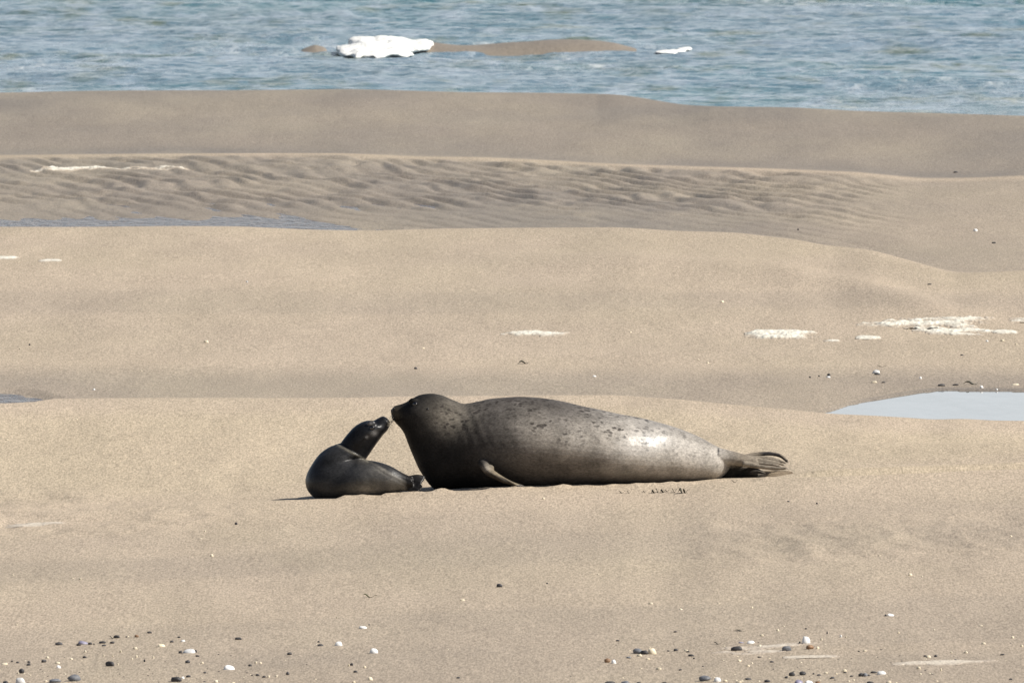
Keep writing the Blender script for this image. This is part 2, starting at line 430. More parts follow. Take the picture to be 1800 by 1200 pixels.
wet = np.where(GY < D2, wet + 0.16 * sstep(0.0, 0.5, fbm(GX*0.12, GY*0.55, 95, 3)) * (GY > 46), wet)
wet = np.clip(wet * (1 - 0.9*drag) * (1 - 0.7 * lip), 0, 1)
warm = np.clip(warm + 1.0*drag + 0.25 * fbm(GX*1.3, GY*0.6, 91, 3), 0, 1)

def grid_mesh(name, X, Y, Zh):
    nx, ny = Zh.shape
    me = bpy.data.meshes.new(name)
    co = np.stack([X, Y, Zh], -1).reshape(-1, 3).astype(np.float32)
    idx = np.arange(nx * ny).reshape(nx, ny)
    q = np.stack([idx[:-1, :-1], idx[1:, :-1], idx[1:, 1:], idx[:-1, 1:]], -1).reshape(-1, 4).astype(np.int32)
    me.vertices.add(len(co)); me.vertices.foreach_set('co', co.ravel())
    me.loops.add(q.size); me.loops.foreach_set('vertex_index', q.ravel())
    me.polygons.add(len(q)); me.polygons.foreach_set('loop_start', np.arange(0, q.size, 4, dtype=np.int32))
    me.polygons.foreach_set('loop_total', np.full(len(q), 4, np.int32))
    me.update(calc_edges=True); smooth(me)
    return me
def fattr(me, name, arr):
    a = me.attributes.new(name, 'FLOAT', 'POINT'); a.data.foreach_set('value', np.asarray(arr, np.float32).ravel())

bm_ = grid_mesh('beach', GX, GY, Z); fattr(bm_, 'wet', wet); fattr(bm_, 'warm', warm)
beach = link('beach', bm_, M_SAND); tag(beach, 'pale tan sandbars with shallow troughs and rippled wet channels', None, None, 'structure')

def ground(x, y):
    i = np.clip(np.searchsorted(XS, x) - 1, 0, len(XS) - 2); j = np.clip(np.searchsorted(YS, y) - 1, 0, len(YS) - 2)
    fx = (x - XS[i]) / (XS[i+1] - XS[i]); fy = (y - YS[j]) / (YS[j+1] - YS[j])
    return Z[i, j]*(1-fx)*(1-fy) + Z[i+1, j]*fx*(1-fy) + Z[i, j+1]*(1-fx)*fy + Z[i+1, j+1]*fx*fy

_ds = np.arange(46.0, 99.0, 0.02)
def hit(u, v):
    a, y, z = raydir(u, v); s = _ds / y
    below = (CAM_H + z * s) < ground(a * s, _ds)
    k = int(np.argmax(below)); d = _ds[k]
    x = a * d / y
    return Vector((x, d, float(ground(np.array(x), np.array(d)))))

# ------------------------------------------------------------------ water
def sheet(name, x0, x1, y0, y1, z, m, label):
    me = grid_mesh(name, *np.meshgrid(np.linspace(x0, x1, 24), np.linspace(y0, y1, 12), indexing='ij'), np.full((24, 12), z))
    return tag(link(name, me, m), label, None, None, 'structure')
sheet('tide_pool', 1.26, 3.6, 63.9, 66.9, POOL_Z, M_POOL, 'still pale blue pool of water behind the seal on the right')
sheet('tide_pool', -4.2, -1.25, 65.3, 66.95, LEFT_Z, M_CHANNEL, 'narrow strip of water at the left edge behind the near sandbar')
sheet('channel_water', -7, -0.4, 79.6, 83.4, CHAN_Z, M_CHANNEL, 'shallow water in the channel behind the middle sandbar')

sxd = np.arange(-6.2, 6.2001, 0.028); sxo = np.array(grow(6.2, 4000, 0.08, 1.2))
SX = np.concatenate([-sxo[::-1], sxd, sxo])
SY = np.concatenate([np.arange(92.5, 128, 0.055), 128 + np.array([0] + grow(0, 7000, 0.1, 1.12))])
WX, WY = np.meshgrid(SX, SY, indexing='ij')
fade = (1 - sstep(20, 60, np.abs(WX))) * (1 - sstep(150, 260, WY))
wxx = WX + 0.5 * fbm(WX*0.5, WY*0.4, 101, 2); wyy = WY + 0.7 * fbm(WX*0.35, WY*0.3, 103, 2)
w1 = vnoise(wxx*0.55, wyy*0.42, 111)
w2 = fbm(wxx*1.2 + 3, wyy*0.95, 113, 2)
w3 = fbm(wxx*3.1, wyy*2.5 + 9, 117, 3, 0.6)
swell = np.sin(WY * 1.05 + 1.6 * fbm(WX*0.16, WY*0.12, 119, 2) + 0.08 * WX)
crest = lambda a: 1 - np.abs(a) * 2
w4 = fbm(wxx*6.5, wyy*4.5 + 4, 118, 2, 0.6)
H = 0.014 * swell + 0.010 * crest(w1) + 0.014 * crest(w2) + 0.012 * crest(w3) + 0.006 * crest(w4)
shore = sstep(0.2, 6.0, WY - np.interp(900 + WX * cp / (WY * KPX), U, d4))
H = (H - 0.02) * fade * (0.35 + 0.65 * shore)
sea_me = grid_mesh('sea', WX, WY, SEA_Z + H)
slope = np.gradient(H, axis=1)
fo = sstep(0.016, 0.045, H) * 0.45 + 0.20 * sstep(0.1, 0.5, fbm(WX*0.35, WY*0.16, 127, 3))
fo += 0.0 * np.exp(-((WX + 3.05) / 0.35)**2 - ((WY - 104.2) / 0.4)**2) * fade
fattr(sea_me, 'foam', fo)
sea = link('sea', sea_me, M_SEA); tag(sea, 'choppy blue green sea beyond the far sandbar', None, None, 'structure')

def bake(bm, voxel, smooth_it=3, fac=0.5):
    me = bpy.data.meshes.new('tmp'); bm.to_mesh(me); bm.free()
    o = bpy.data.objects.new('tmp', me); COL.objects.link(o)
    r = o.modifiers.new('r', 'REMESH'); r.mode = 'VOXEL'; r.voxel_size = voxel; r.use_smooth_shade = True
    if smooth_it:
        s = o.modifiers.new('s', 'SMOOTH'); s.factor = fac; s.iterations = smooth_it
    dg = bpy.context.evaluated_depsgraph_get()
    out = bpy.data.meshes.new_from_object(o.evaluated_get(dg))
    bpy.data.objects.remove(o); bpy.data.meshes.remove(me)
    smooth(out); return out

def close_loft(bm, rings, caps=(None, None)):
    vs = [[bm.verts.new(p) for p in r] for r in rings]
    n = len(vs[0])
    for a, b in zip(vs[:-1], vs[1:]):
        for i in range(n): bm.faces.new((a[i], a[(i+1) % n], b[(i+1) % n], b[i]))
    for r, c in ((vs[0], caps[0]), (vs[-1], caps[1])):
        cpt = Vector(c) if c is not None else sum((v.co for v in r), Vector()) / n
        cv = bm.verts.new(cpt)
        for i in range(n): bm.faces.new((r[i], r[(i+1) % n], cv))

def catmull(P, n):
    """resample rows of numbers along a Catmull-Rom spline"""
    P = np.asarray(P, float); out = []
    for i in range(len(P) - 1):
        p0, p1, p2, p3 = P[max(i-1, 0)], P[i], P[i+1], P[min(i+2, len(P)-1)]
        for k in range(n):
            t = k / n
            out.append(0.5*((2*p1) + (-p0+p2)*t + (2*p0-5*p1+4*p2-p3)*t*t + (-p0+3*p1-3*p2+p3)*t**3))
    out.append(P[-1]); return np.array(out)

def blob(bm, c, r, seed, amp=0.25, sub=3, fr=2.0):
    res = bmesh.ops.create_icosphere(bm, subdivisions=sub, radius=1.0)
    rs = np.random.RandomState(seed); ph = rs.rand(6) * 6.28; kk = rs.randn(6, 3) * fr
    for v in res['verts']:
        n = v.co.normalized()
        s = 1 + amp * sum(math.sin(float(kk[i] @ np.array(n)) + ph[i]) for i in range(6)) / 3
        v.co = Vector((c[0] + n.x*r[0]*s, c[1] + n.y*r[1]*s, c[2] + n.z*r[2]*s))

# brown sandbar breaking the sea surface, and the small wave foaming at its end
def mound(name, u0, u1, vtop, vbase, d, depth, label, seed, ends=(0.06, 0.3)):
    n, k = 70, 16
    us = np.linspace(u0, u1, n); vs = np.linspace(-1, 1, k)
    X = np.empty((n, k)); Y = np.empty((n, k)); Zh = np.empty((n, k))
    zb = zat(vbase, d); zt = zat(vtop, d)
    for i, u in enumerate(us):
        t = (i / (n - 1)); env = (min(1, t/ends[0], (1-t)/ends[1]) ** 0.7) * (0.78 + 0.22 * math.sin(5.2 * t + 1.9) ** 2)
        for j, s in enumerate(vs):
            X[i, j] = pt(u, vbase, d).x; Y[i, j] = d + s * depth
            Zh[i, j] = zb - 0.12 + (zt - zb + 0.12) * env * (1 - s*s)
    Zh += 0.012 * fbm(X*3, Y*2, seed, 3)
    me = grid_mesh(name, X, Y, Zh); fattr(me, 'wet', np.full(n*k, 0.95)); fattr(me, 'warm', np.full(n*k, 0.0))
    return tag(link(name, me, M_SAND), label, None, None, 'structure')
mound('sandbar', 700, 1245, 70, 86, 107.5, 1.0, 'low brown sandbar just breaking the surface of the sea', 131)
mound('sandbar', 470, 612, 77, 84, 107.5, 0.6, 'small brown sandbar left of the white breaking wave', 137, (0.6, 0.3))

bw = bmesh.new()
wc = pt(650, 98, 106.6)
for (u, v, w, h, dy) in [(622, 87, 24, 9, 0), (645, 84, 30, 12, .1), (668, 82, 34, 13, .15), (694, 80, 30, 11, .25), (716, 78, 26, 9, .4), (738, 77, 20, 7, .45), (752, 79, 12, 4, .45),
                         (640, 91, 46, 8, -.1), (672, 92, 34, 7, -.15), (690, 90, 30, 7, -.05), (606, 88, 18, 5, .1), (640, 75, 30, 8, .35), (680, 73, 40, 7, .4), (700, 88, 30, 8, .1), (730, 84, 26, 6, .3), (655, 97, 40, 6, -.2)]:
    p = pt(u, v, 106.8 + dy); k = KPX * 106.8
    blob(bw, p - wc, (w*k, 0.28, h*k), u, 0.16, 3, 1.6)
for (u, w, dy) in [(632, 30, -.35), (665, 34, -.4), (700, 26, -.2), (608, 14, 0)]:
    p = pt(u, 90, 106.6 + dy); p.z = SEA_Z - 0.002; blob(bw, p - wc, (w*KPX*106.8, 0.35, 0.022), u + 1, 0.25, 3, 3.0)
wm = bake(bw, 0.012, 2)
wv = np.empty(len(wm.vertices)*3, np.float32); wm.vertices.foreach_get('co', wv); wv = wv.reshape(-1, 3)
nn = 0.020 * fbm(wv[:, 0]*12, wv[:, 2]*22 + wv[:, 1]*9, 141, 3)
wv[:, 2] += nn; wv[:, 1] += nn; wm.vertices.foreach_set('co', wv.ravel()); wm.update()
o = link('breaking_wave', wm, M_WAVE, None, wc); tag(o, 'white foaming crest of a small wave breaking at sandbar end', 'wave')

bf = bmesh.new(); fc = pt(1190, 79, 107.0)
for (u, w, dy) in [(1172, 26, -.4), (1190, 22, -.2), (1204, 16, .1)]:
    p = pt(u, 80, 107.2 + dy); p.z = SEA_Z - 0.004; blob(bf, p - fc, (w*KPX*107*0.8, 0.2, 0.012), u, 0.35, 3, 3.0)
tag(link('sea_foam', bake(bf, 0.010, 1), M_WAVE, None, fc), 'thin white foam at the right tip of the brown sandbar', 'foam')
# flat patches of foam left on the sand and on the water
def foam_patch(name, u0, u1, va, vb, seed, thr, hgt, label, group, m=None, skew=0.0, cat='foam'):
    a, b = hit((u0+u1)/2, vb), hit((u0+u1)/2, va)
    y0, y1 = a.y, b.y; k = KPX * (y0 + y1) / 2
    x0, x1 = (u0 - 900)*k, (u1 - 900)*k
    nx = int(np.clip((x1-x0)/0.004, 30, 200)); ny = int(np.clip((y1-y0)/0.012, 16, 80))
    X, Y = np.meshgrid(np.linspace(x0, x1, nx), np.linspace(y0, y1, ny), indexing='ij')
    s = (X-x0)/(x1-x0)*2-1; t = (Y-y0)/(y1-y0)*2-1
    env = 1 - np.abs(s)**2.4 - np.abs(t - skew*s)**2
    n = 0.9*fbm(X*3, Y*8.0, seed, 4, 0.6) + 0.6*fbm(X*13, Y*10, seed+3, 4, 0.75)
    f = env*0.7 + n*1.1 - thr
    G = ground(X, Y); Hh = G + np.clip(f, 0, 0.8)**1.3 * hgt * (1 + 0.3*fbm(X*35, Y*18, seed+5, 3)) + 0.001
    keep = f > 0
    Hh = np.where(keep, Hh, G - 0.006)
    nb = keep.copy(); nb[1:] |= keep[:-1]; nb[:-1] |= keep[1:]; nb[:, 1:] |= keep[:, :-1]; nb[:, :-1] |= keep[:, 1:]
    c = Vector(((x0+x1)/2, (y0+y1)/2, float(ground(np.array((x0+x1)/2), np.array((y0+y1)/2)))))
    me = grid_mesh(name, X - c.x, Y - c.y, Hh - c.z); fattr(me, 'thick', np.clip(f/0.55, 0, 1))
    fm = bmesh.new(); fm.from_mesh(me); fm.verts.ensure_lookup_table(); ok = nb.ravel()
    bmesh.ops.delete(fm, geom=[v for v in fm.verts if not ok[v.index]], context='VERTS')
    fm.to_mesh(me); fm.free(); smooth(me)
    if len(me.vertices) == 0: return
    return tag(link(name, me, m or M_FOAM, None, c), label, cat, group)
FG = 'foam patches left on the sand'
foam_patch('sea_foam', 880, 1025, 580, 594, 201, 0.30, 0.012, 'thin white foam patch on the sand above the big seal', FG)
foam_patch('sea_foam', 1310, 1445, 578, 599, 203, 0.34, 0.02, 'compact white foam patch left of the largest foam patch', FG)
foam_patch('sea_foam', 1505, 1755, 554, 579, 207, 0.22, 0.022, 'largest white foam patch, on the sand behind the right pool', FG, None, 0.25)
foam_patch('sea_foam', 1605, 1750, 576, 591, 211, 0.22, 0.014, 'flat foam strip just in front of the largest foam patch', FG)
foam_patch('sea_foam', 1445, 1480, 596, 602, 213, 0.1, 0.008, 'tiny foam streak right of the compact foam patch', FG)
foam_patch('sea_foam', 1505, 1550, 590, 597, 214, 0.1, 0.008, 'small foam streak under the left end of the largest patch', FG)
foam_patch('sea_foam', 1745, 1790, 581, 588, 217, 0.15, 0.010, 'small foam streak right of the largest foam patch', FG)
foam_patch('sea_foam', 1770, 1830, 559, 568, 219, 0.2, 0.010, 'foam streak cut by the right edge of the photo', FG)
foam_patch('sea_foam', 15, 350, 293.5, 302, 223, 0.25, 0.016, 'long thin foam line on the far rippled sand at left', FG)
foam_patch('sea_foam', -25, 35, 449, 458, 227, 0.2, 0.010, 'foam streak at the left edge on the middle sandbar', FG)
foam_patch('sea_foam', 66, 108, 455, 462, 229, 0.25, 0.006, 'tiny foam streak near the left edge on middle sandbar', FG)

# ------------------------------------------------------------------ seals
def body_loft(bm, rows, d, origin, seg=40, sub=4, cap0=None, cap1=None):
    """rows: (top u, top v, bottom u, bottom v, half depth in px, shift in depth in metres)"""
    R = catmull(rows, sub); rings = []
    for (ua, va, ub, vb, w, dy) in R:
        a = pt(ua, va, d + dy) - origin; b = pt(ub, vb, d + dy) - origin
        c = (a + b) / 2; ax = (a - b) / 2; wy = Vector((0, w * KPX * d, 0)); ring = []
        for i in range(seg):
            th = 2*math.pi*i/seg; s, q = math.sin(th), math.cos(th)
            if s < 0:   # belly tucked in a little so its underside falls into shade
                e = 1.06; s = -abs(s)**e; q = math.copysign(abs(q)**e, q)
            ring.append(c + ax*s + wy*q)
        rings.append(ring)
    close_loft(bm, rings, (cap0, cap1))

def tube(bm, P, d, origin, seg=14, sub=5):
    """P: rows (u, v, depth shift m, in-plane radius px, depth radius px)"""
    R = catmull(P, sub); k = KPX * d
    C = [pt(r[0], r[1], d + r[2]) - origin for r in R]; rings = []
    for i, r in enumerate(R):
        t = (C[min(i+1, len(C)-1)] - C[max(i-1, 0)]).normalized()
        n1 = Vector((0, 1, 0)) - t * t.y; n1.normalize(); n2 = t.cross(n1)
        rings.append([C[i] + n2*(r[3]*k*math.sin(2*math.pi*j/seg)) + n1*(r[4]*k*math.cos(2*math.pi*j/seg)) for j in range(seg)])
    close_loft(bm, rings)

def verts_uv(me, origin):
    n = len(me.vertices); co = np.empty(n*3, np.float32); me.vertices.foreach_get('co', co); co = co.reshape(-1, 3)
    w = co + np.array(origin)
    dx, dy, dz = w[:, 0], w[:, 1], w[:, 2] - CAM_H
    dep = dy*cp - dz*sp; up = dy*sp + dz*cp
    no = np.empty(n*3, np.float32); me.vertices.foreach_get('normal', no); no = no.reshape(-1, 3)
    return 900 + dx/dep/KPX, 600 - up/dep/KPX, w[:, 1], no, co

def cattr(me, name, rgb):
    a = me.attributes.new(name, 'FLOAT_COLOR', 'POINT')
    a.data.foreach_set('color', np.concatenate([rgb, np.ones((len(rgb), 1))], 1).astype(np.float32).ravel())

def mixv(a, b, f): return a*(1-f[:, None]) + np.asarray(b)[None, :]*f[:, None]

def seal_eye(parent, bvh, u, v, d, origin, r, mname='eye'):
    for side in (-1, 1):
        p = pt(u, v, d) - origin
        h = bvh.ray_cast(Vector((p.x, side*2.0, p.z)), Vector((0, -side, 0)))
        if h[0] is None: continue
        b = bmesh.new(); bmesh.ops.create_uvsphere(b, u_segments=20, v_segments=12, radius=r)
        me = bpy.data.meshes.new('eye'); b.to_mesh(me); b.free(); smooth(me)
        o = link('eye', me, M_EYE, parent, h[0] - h[1]*r*0.45)

def whisker(parent, a, b, c, r=0.0011):
    pts = [a.lerp(b, t).lerp(b.lerp(c, t), t) for t in np.linspace(0, 1, 7)]
    bm = bmesh.new(); rings = []
    for i, p in enumerate(pts):
        rr = r * (1 - 0.75*i/6)
        t = (pts[min(i+1, 6)] - pts[max(i-1, 0)]).normalized(); n1 = t.orthogonal().normalized(); n2 = t.cross(n1)
        rings.append([p + n1*rr*math.cos(k*2.094) + n2*rr*math.sin(k*2.094) for k in range(3)])
    close_loft(bm, rings); me = bpy.data.meshes.new('whisker'); bm.to_mesh(me); bm.free(); smooth(me)
    link('whisker', me, M_WHISK, parent)

def claw(parent, p, dirv, ln=0.016, r=0.0032, m=None):
    bm = bmesh.new(); rings = []; t = dirv.normalized(); n1 = t.orthogonal().normalized(); n2 = t.cross(n1)
    for i, s in enumerate((-0.3, 0.2, 0.6, 0.9)):
        c = p + t*ln*s - Vector((0, 0, 1))*ln*0.25*s*s; rr = r*(1, 0.95, 0.7, 0.3)[i]
        rings.append([c + n1*rr*math.cos(k*1.0472) + n2*rr*math.sin(k*1.0472) for k in range(6)])
    close_loft(bm, rings); me = bpy.data.meshes.new('claw'); bm.to_mesh(me); bm.free(); smooth(me)
    link('claw', me, m or M_CLAW, parent)

def pebble_bump(parent, name, bvh, u, v, d, origin, rx, rz, m):
    p = pt(u, v, d) - origin
    h = bvh.ray_cast(Vector((p.x, -2.0, p.z)), Vector((0, 1, 0)))
    if h[0] is None: return
    b = bmesh.new(); bmesh.ops.create_uvsphere(b, u_segments=12, v_segments=8, radius=1.0)
    bmesh.ops.scale(b, vec=(rx, 0.003, rz), verts=b.verts)
    me = bpy.data.meshes.new(name); b.to_mesh(me); b.free(); smooth(me)
    o = link(name, me, m, parent, h[0]); o.rotation_euler = (-h[1]).to_track_quat('Y', 'Z').to_euler()

# ---- the adult
D_AD = 60.05
org = pt(1000, 853, D_AD)
adult = empty('harbour_seal', org)
tag(adult, 'large grey spotted seal lying on the sand, nose touching the pup', 'seal')
ab = bmesh.new()
rows_ad = [
 (1288, 795, 1283, 824, 12, .00), (1276, 791, 1270, 838, 26, .00), (1258, 783, 1256, 846, 36, .0), (1236, 771, 1236, 850, 45, .0), (1210, 760, 1210, 853, 54, .0),
 (1170, 746, 1170, 855, 66, .0), (1125, 734, 1125, 857, 84, .0), (1075, 725, 1075, 858, 99, .0), (1030, 715, 1030, 859, 103, .0),
 (975, 703, 978, 860, 104, .0), (922, 698.5, 925, 861, 105, .0), (872, 701, 868, 862, 95, .0), (838, 706.5, 815, 863, 82, .0),
 (816, 709, 768, 862, 68, .0), (801, 705, 741, 832, 60, .0), (787, 698.5, 726, 801, 53, .0), (771, 693, 717, 779, 48, .0),
 (755, 691.5, 711, 763, 44, .0), (738, 694, 704, 752, 40, .0), (724, 700.5, 699, 747, 33, .0), (713, 707, 695, 742.5, 27, .0),
 (702, 711, 691, 737, 23, .0), (694, 713, 688, 730, 17, .0)]
body_loft(ab, rows_ad, D_AD, org, 44, 4, None, pt(686.5, 720.5, D_AD) - org)
# whisker pads and brow
kk = KPX * D_AD
for sgn in (-1, 1):
    p = pt(697, 733, D_AD + sgn*0.030) - org; blob(ab, p, (9*kk, 9*kk, 8*kk), 7, 0.02)
    p = pt(727, 705, D_AD + sgn*0.058) - org; blob(ab, p, (9*kk, 6*kk, 6*kk), 9, 0.02)
# near fore flipper: arm bulge, bent wrist, flat hand lying on the sand
tube(ab, [(844, 810, -.14, 9, 9), (852, 819, -.21, 9, 10), (860, 829, -.24, 8, 12), (873, 837, -.25, 7, 14), (888, 845, -.255, 6, 16), (903, 849.5, -.255, 3.5, 15)], D_AD, org)
blob(ab, pt(858, 823, D_AD - .235) - org, (11*kk, 9*kk, 8*kk), 13, 0.05)
fl_tips = []
for i in range(5):
    dy = -.205 - 0.020*i; tip = (917 - 3*abs(i-1.2), 852.5 + (0.6 if i > 2 else 0))
    tube(ab, [(876, 839, -.235 - .004*i, 5, 5), (897, 847, dy, 3.6, 4.2), (tip[0], tip[1], dy, 2.2, 3.2)], D_AD, org, 10)
    fl_tips.append((tip[0], tip[1], dy))
# far fore flipper, tucked flat under the chest
tube(ab, [(835, 815, .16, 13, 13), (856, 832, .23, 10, 12), (885, 848, .26, 5, 16), (905, 853, .27, 3, 14)], D_AD, org)
# short tail
tube(ab, [(1270, 800, 0, 9, 10), (1290, 801, 0.0, 7, 8), (1312, 808, 0.0, 4, 6)], D_AD, org)
# hind flippers: two ankles, then five digits joined by a thin web
def hind(bm, ankle, tips, mids, d, o, thick, webr):
    tube(bm, ankle, d, o)
    root = ankle[-1]
    chains = []
    for i, (m, t) in enumerate(zip(mids, tips)):
        r = thick[i]
        q = [(root[0]-6, root[1] + (i-2)*1.2, root[2] + (i-2)*0.002, r*1.1, r*1.1), (m[0], m[1], m[2], r, r*1.15), (t[0], t[1], t[2], r*0.72, r*0.9)]
        tube(bm, q, d, o, 10); chains.append(q)
    for a, b in zip(chains[:-1], chains[1:]):
        for f in (0.33, 0.66):
            q = [tuple(x*(1-f) + y*f for x, y in zip(pa, pb)) for pa, pb in zip(a, b)]
            q = [(x[0] - (6 if i == 2 else 0), x[1], x[2], webr, webr*1.1) for i, x in enumerate(q)]
            tube(bm, q, d, o, 8)
tube(ab, [(1262, 803, -.03, 17, 17), (1286, 805, -.03, 13, 15), (1306, 809, -.03, 11, 14), (1320, 811, -.03, 9.5, 13), (1330, 812, -.03, 8, 12)], D_AD, org)
fan = [[(1308, 803, .00, 4, 5), (1330, 798.5, .02, 3.6, 4), (1352, 797, .035, 3.2, 3.6), (1370, 801, .04, 3.0, 3.4), (1381, 811, .035, 2.2, 2.8)],
       [(1314, 805, -.02, 4, 5), (1336, 803.5, -.005, 2.8, 3.4), (1356, 805.5, .005, 2.5, 3), (1377, 813, .01, 1.7, 2.2)],
       [(1314, 808, -.03, 4, 5), (1336, 808.5, -.025, 2.8, 3.4), (1356, 811, -.02, 2.5, 3), (1375, 817, -.012, 1.7, 2.2)],
       [(1312, 812, -.045, 4, 5), (1335, 813.8, -.05, 2.8, 3.4), (1355, 816, -.045, 2.4, 3), (1369, 819.3, -.04, 1.6, 2.2)],
       [(1306, 815, -.06, 4.5, 5), (1330, 819, -.07, 3.6, 4), (1352, 822, -.075, 3.2, 3.6), (1372, 823, -.075, 2.4, 3), (1380, 822.5, -.075, 1.8, 2.4)]]
fan = [[(c[0] + max(0, (c[0]-1320))*0.05, c[1], c[2], c[3]*1.18, c[4]*1.15) for c in ch] for ch in fan]
for ch in fan: tube(ab, ch, D_AD, org, 10)
for a, b in zip(fan[1:3], fan[2:4]):      # thin web between the middle digits
    q = [tuple((x + y)/2 for x, y in zip(pa, pb)) for pa, pb in zip(a, b)]
    tube(ab, [(x[0] - 7*(i == 3), x[1], x[2] + .006, 1.7, 2.0) for i, x in enumerate(q)], D_AD, org, 8)
tube(ab, [(1256, 822, .05, 22, 16), (1284, 824, .05, 19, 15), (1310, 828, .04, 14.5, 15), (1330, 832, .02, 9.5, 14), (1344, 836, .005, 5.5, 13)], D_AD, org)
low = [[(1334, 832, .035, 5, 5), (1358, 829.5, .045, 3, 4), (1378, 829, .05, 2.4, 3), (1390, 831, .05, 1.8, 2.4)],
       [(1334, 834, .02, 5, 5), (1358, 832, .02, 3, 4), (1382, 832, .02, 2.6, 3), (1397, 834.5, .02, 1.8, 2.4)],
       [(1334, 836, .0, 5, 5), (1358, 835, -.01, 3, 4), (1382, 835, -.015, 2.6, 3), (1399, 837, -.02, 1.9, 2.4)],
       [(1332, 838, -.02, 5, 5), (1356, 838.5, -.035, 3, 4), (1378, 838.5, -.045, 2.6, 3), (1394, 839.5, -.05, 1.9, 2.4)]]
low = [[(c[0] + max(0, (c[0]-1330))*0.06, c[1], c[2], c[3]*1.2, c[4]*1.15) for c in ch] for ch in low]
for ch in low: tube(ab, ch, D_AD, org, 10)
for a, b in zip(low[:-1], low[1:]):
    q = [tuple((x + y)/2 for x, y in zip(pa, pb)) for pa, pb in zip(a, b)]
    tube(ab, [(x[0] - 6*(i == 3), x[1], x[2], 1.7, 2.4) for i, x in enumerate(q)], D_AD, org, 8)
far_tips = [ch[-1][:3] for ch in fan]; near_tips = [ch[-1][:3] for ch in low]
am = bake(ab, 0.0032, 4)
u_, v_, y_, no_, co_ = verts_uv(am, org)
# loose skin: soft lumps along the body, folds round the neck and over the shoulder
lump = 0.0045*fbm(co_[:, 0]*4.5, co_[:, 2]*6 + co_[:, 1]*5, 401, 3) * sstep(760, 860, u_)*(1 - sstep(1230, 1265, u_))
fold = 0.0007*np.sin((u_ - 0.42*(v_ - 700) + 5*fbm(co_[:, 2]*7, co_[:, 1]*7, 403, 2))*0.34) * np.exp(-((u_ - 815 - 0.35*(v_ - 720))/34)**2) * (v_ < 830)
fold -= 0.0016*np.exp(-((u_ - 818 - 0.30*(v_ - 705))/6)**2) * np.exp(-((v_ - 715)/26)**2)
co2 = co_ + no_*(lump + fold)[:, None]
am.vertices.foreach_set('co', co2.astype(np.float32).ravel()); am.update()
u_, v_, y_, no_, co_ = verts_uv(am, org)
# coat: dark damp head, shade painted on chest and belly, spotted grey back, paler flanks and rump
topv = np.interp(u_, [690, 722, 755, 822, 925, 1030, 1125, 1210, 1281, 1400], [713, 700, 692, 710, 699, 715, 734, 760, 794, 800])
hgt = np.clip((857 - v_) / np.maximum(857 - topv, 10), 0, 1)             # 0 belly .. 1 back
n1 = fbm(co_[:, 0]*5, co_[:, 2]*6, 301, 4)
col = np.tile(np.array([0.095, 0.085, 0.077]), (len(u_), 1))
col = mixv(col, (0.27, 0.243, 0.21), sstep(0.22, 0.52, hgt + 0.10*n1) * (1 - sstep(0.62, 1.0, hgt + 0.15*n1)) * sstep(840, 980, u_))  # pale band leaves the lower flank dark, painting in belly shade
col = mixv(col, (0.44, 0.405, 0.36), 0.92 * sstep(990, 1130, u_ + 60*n1) * sstep(0.08, 0.42, hgt) * (1 - 0.45*sstep(0.75, 1.0, hgt)))  # pale rump, lightened further to paint in some of the sheen
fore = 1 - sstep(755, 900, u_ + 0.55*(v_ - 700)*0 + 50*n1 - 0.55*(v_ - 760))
col = mixv(col, (0.011, 0.011, 0.0115), 0.97 * fore)  # chest shade put into the coat colour, on top of damp fur
ruff = np.exp(-((u_ - 795)/42)**2 - ((v_ - 735)/32)**2)
col = mixv(col, (0.21, 0.185, 0.150), 0.75 * ruff)
muz = np.exp(-((u_ - 694)/12)**2 - ((v_ - 727)/13)**2)
col = mixv(col, (0.085, 0.068, 0.048), 0.8 * muz)
hf = sstep(1262, 1305, u_ + 8*n1)
col = mixv(col, (0.17, 0.14, 0.105), 0.85 * hf)
rim_v = np.interp(u_, [1308, 1330, 1352, 1370, 1381], [803, 798.5, 797, 801, 811])
col = mixv(col, (0.030, 0.028, 0.030), 0.95 * sstep(1312, 1322, u_) * (1 - sstep(2.6, 4.4, np.abs(v_ - rim_v))) * sstep(D_AD + .012, D_AD + .02, y_))
lowf = sstep(D_AD - .028, D_AD + .0, y_) * sstep(818, 824, v_) * sstep(1262, 1270, u_)
col = mixv(col, (0.030, 0.027, 0.025), 0.95 * lowf * (1 - sstep(1330, 1346, u_)))  # shade below the upper flipper painted onto the lower ankle
col = mixv(col, (0.21, 0.165, 0.115), 0.9 * sstep(1338, 1350, u_) * sstep(825, 828, v_))
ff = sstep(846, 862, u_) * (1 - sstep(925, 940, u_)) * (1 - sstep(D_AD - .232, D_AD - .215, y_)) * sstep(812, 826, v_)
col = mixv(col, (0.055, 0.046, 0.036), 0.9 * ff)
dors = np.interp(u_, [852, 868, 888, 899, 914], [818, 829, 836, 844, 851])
col = mixv(col, (0.21, 0.175, 0.125), 0.85 * ff * (1 - sstep(3.0, 6.5, v_ - dors)))  # sunlit upper edge of the flipper painted as a paler band
col = mixv(col, (0.30, 0.265, 0.22), 0.85 * np.exp(-((u_ - 856)/8)**2 - ((v_ - 822)/7)**2) * (1 - sstep(D_AD - .22, D_AD - .20, y_)))  # highlight on the arm bulge painted as a pale spot
mouth = np.exp(-((v_ - np.interp(u_, [688, 697, 712], [732, 739, 736]))/1.6)**2) * (1 - sstep(708, 716, u_))
col = mixv(col, (0.012, 0.010, 0.010), 0.8 * mouth)
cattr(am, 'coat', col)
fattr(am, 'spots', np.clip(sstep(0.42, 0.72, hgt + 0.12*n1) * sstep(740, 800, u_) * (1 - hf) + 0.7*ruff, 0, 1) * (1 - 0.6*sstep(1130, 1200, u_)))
fattr(am, 'dry', sstep(760, 950, u_))
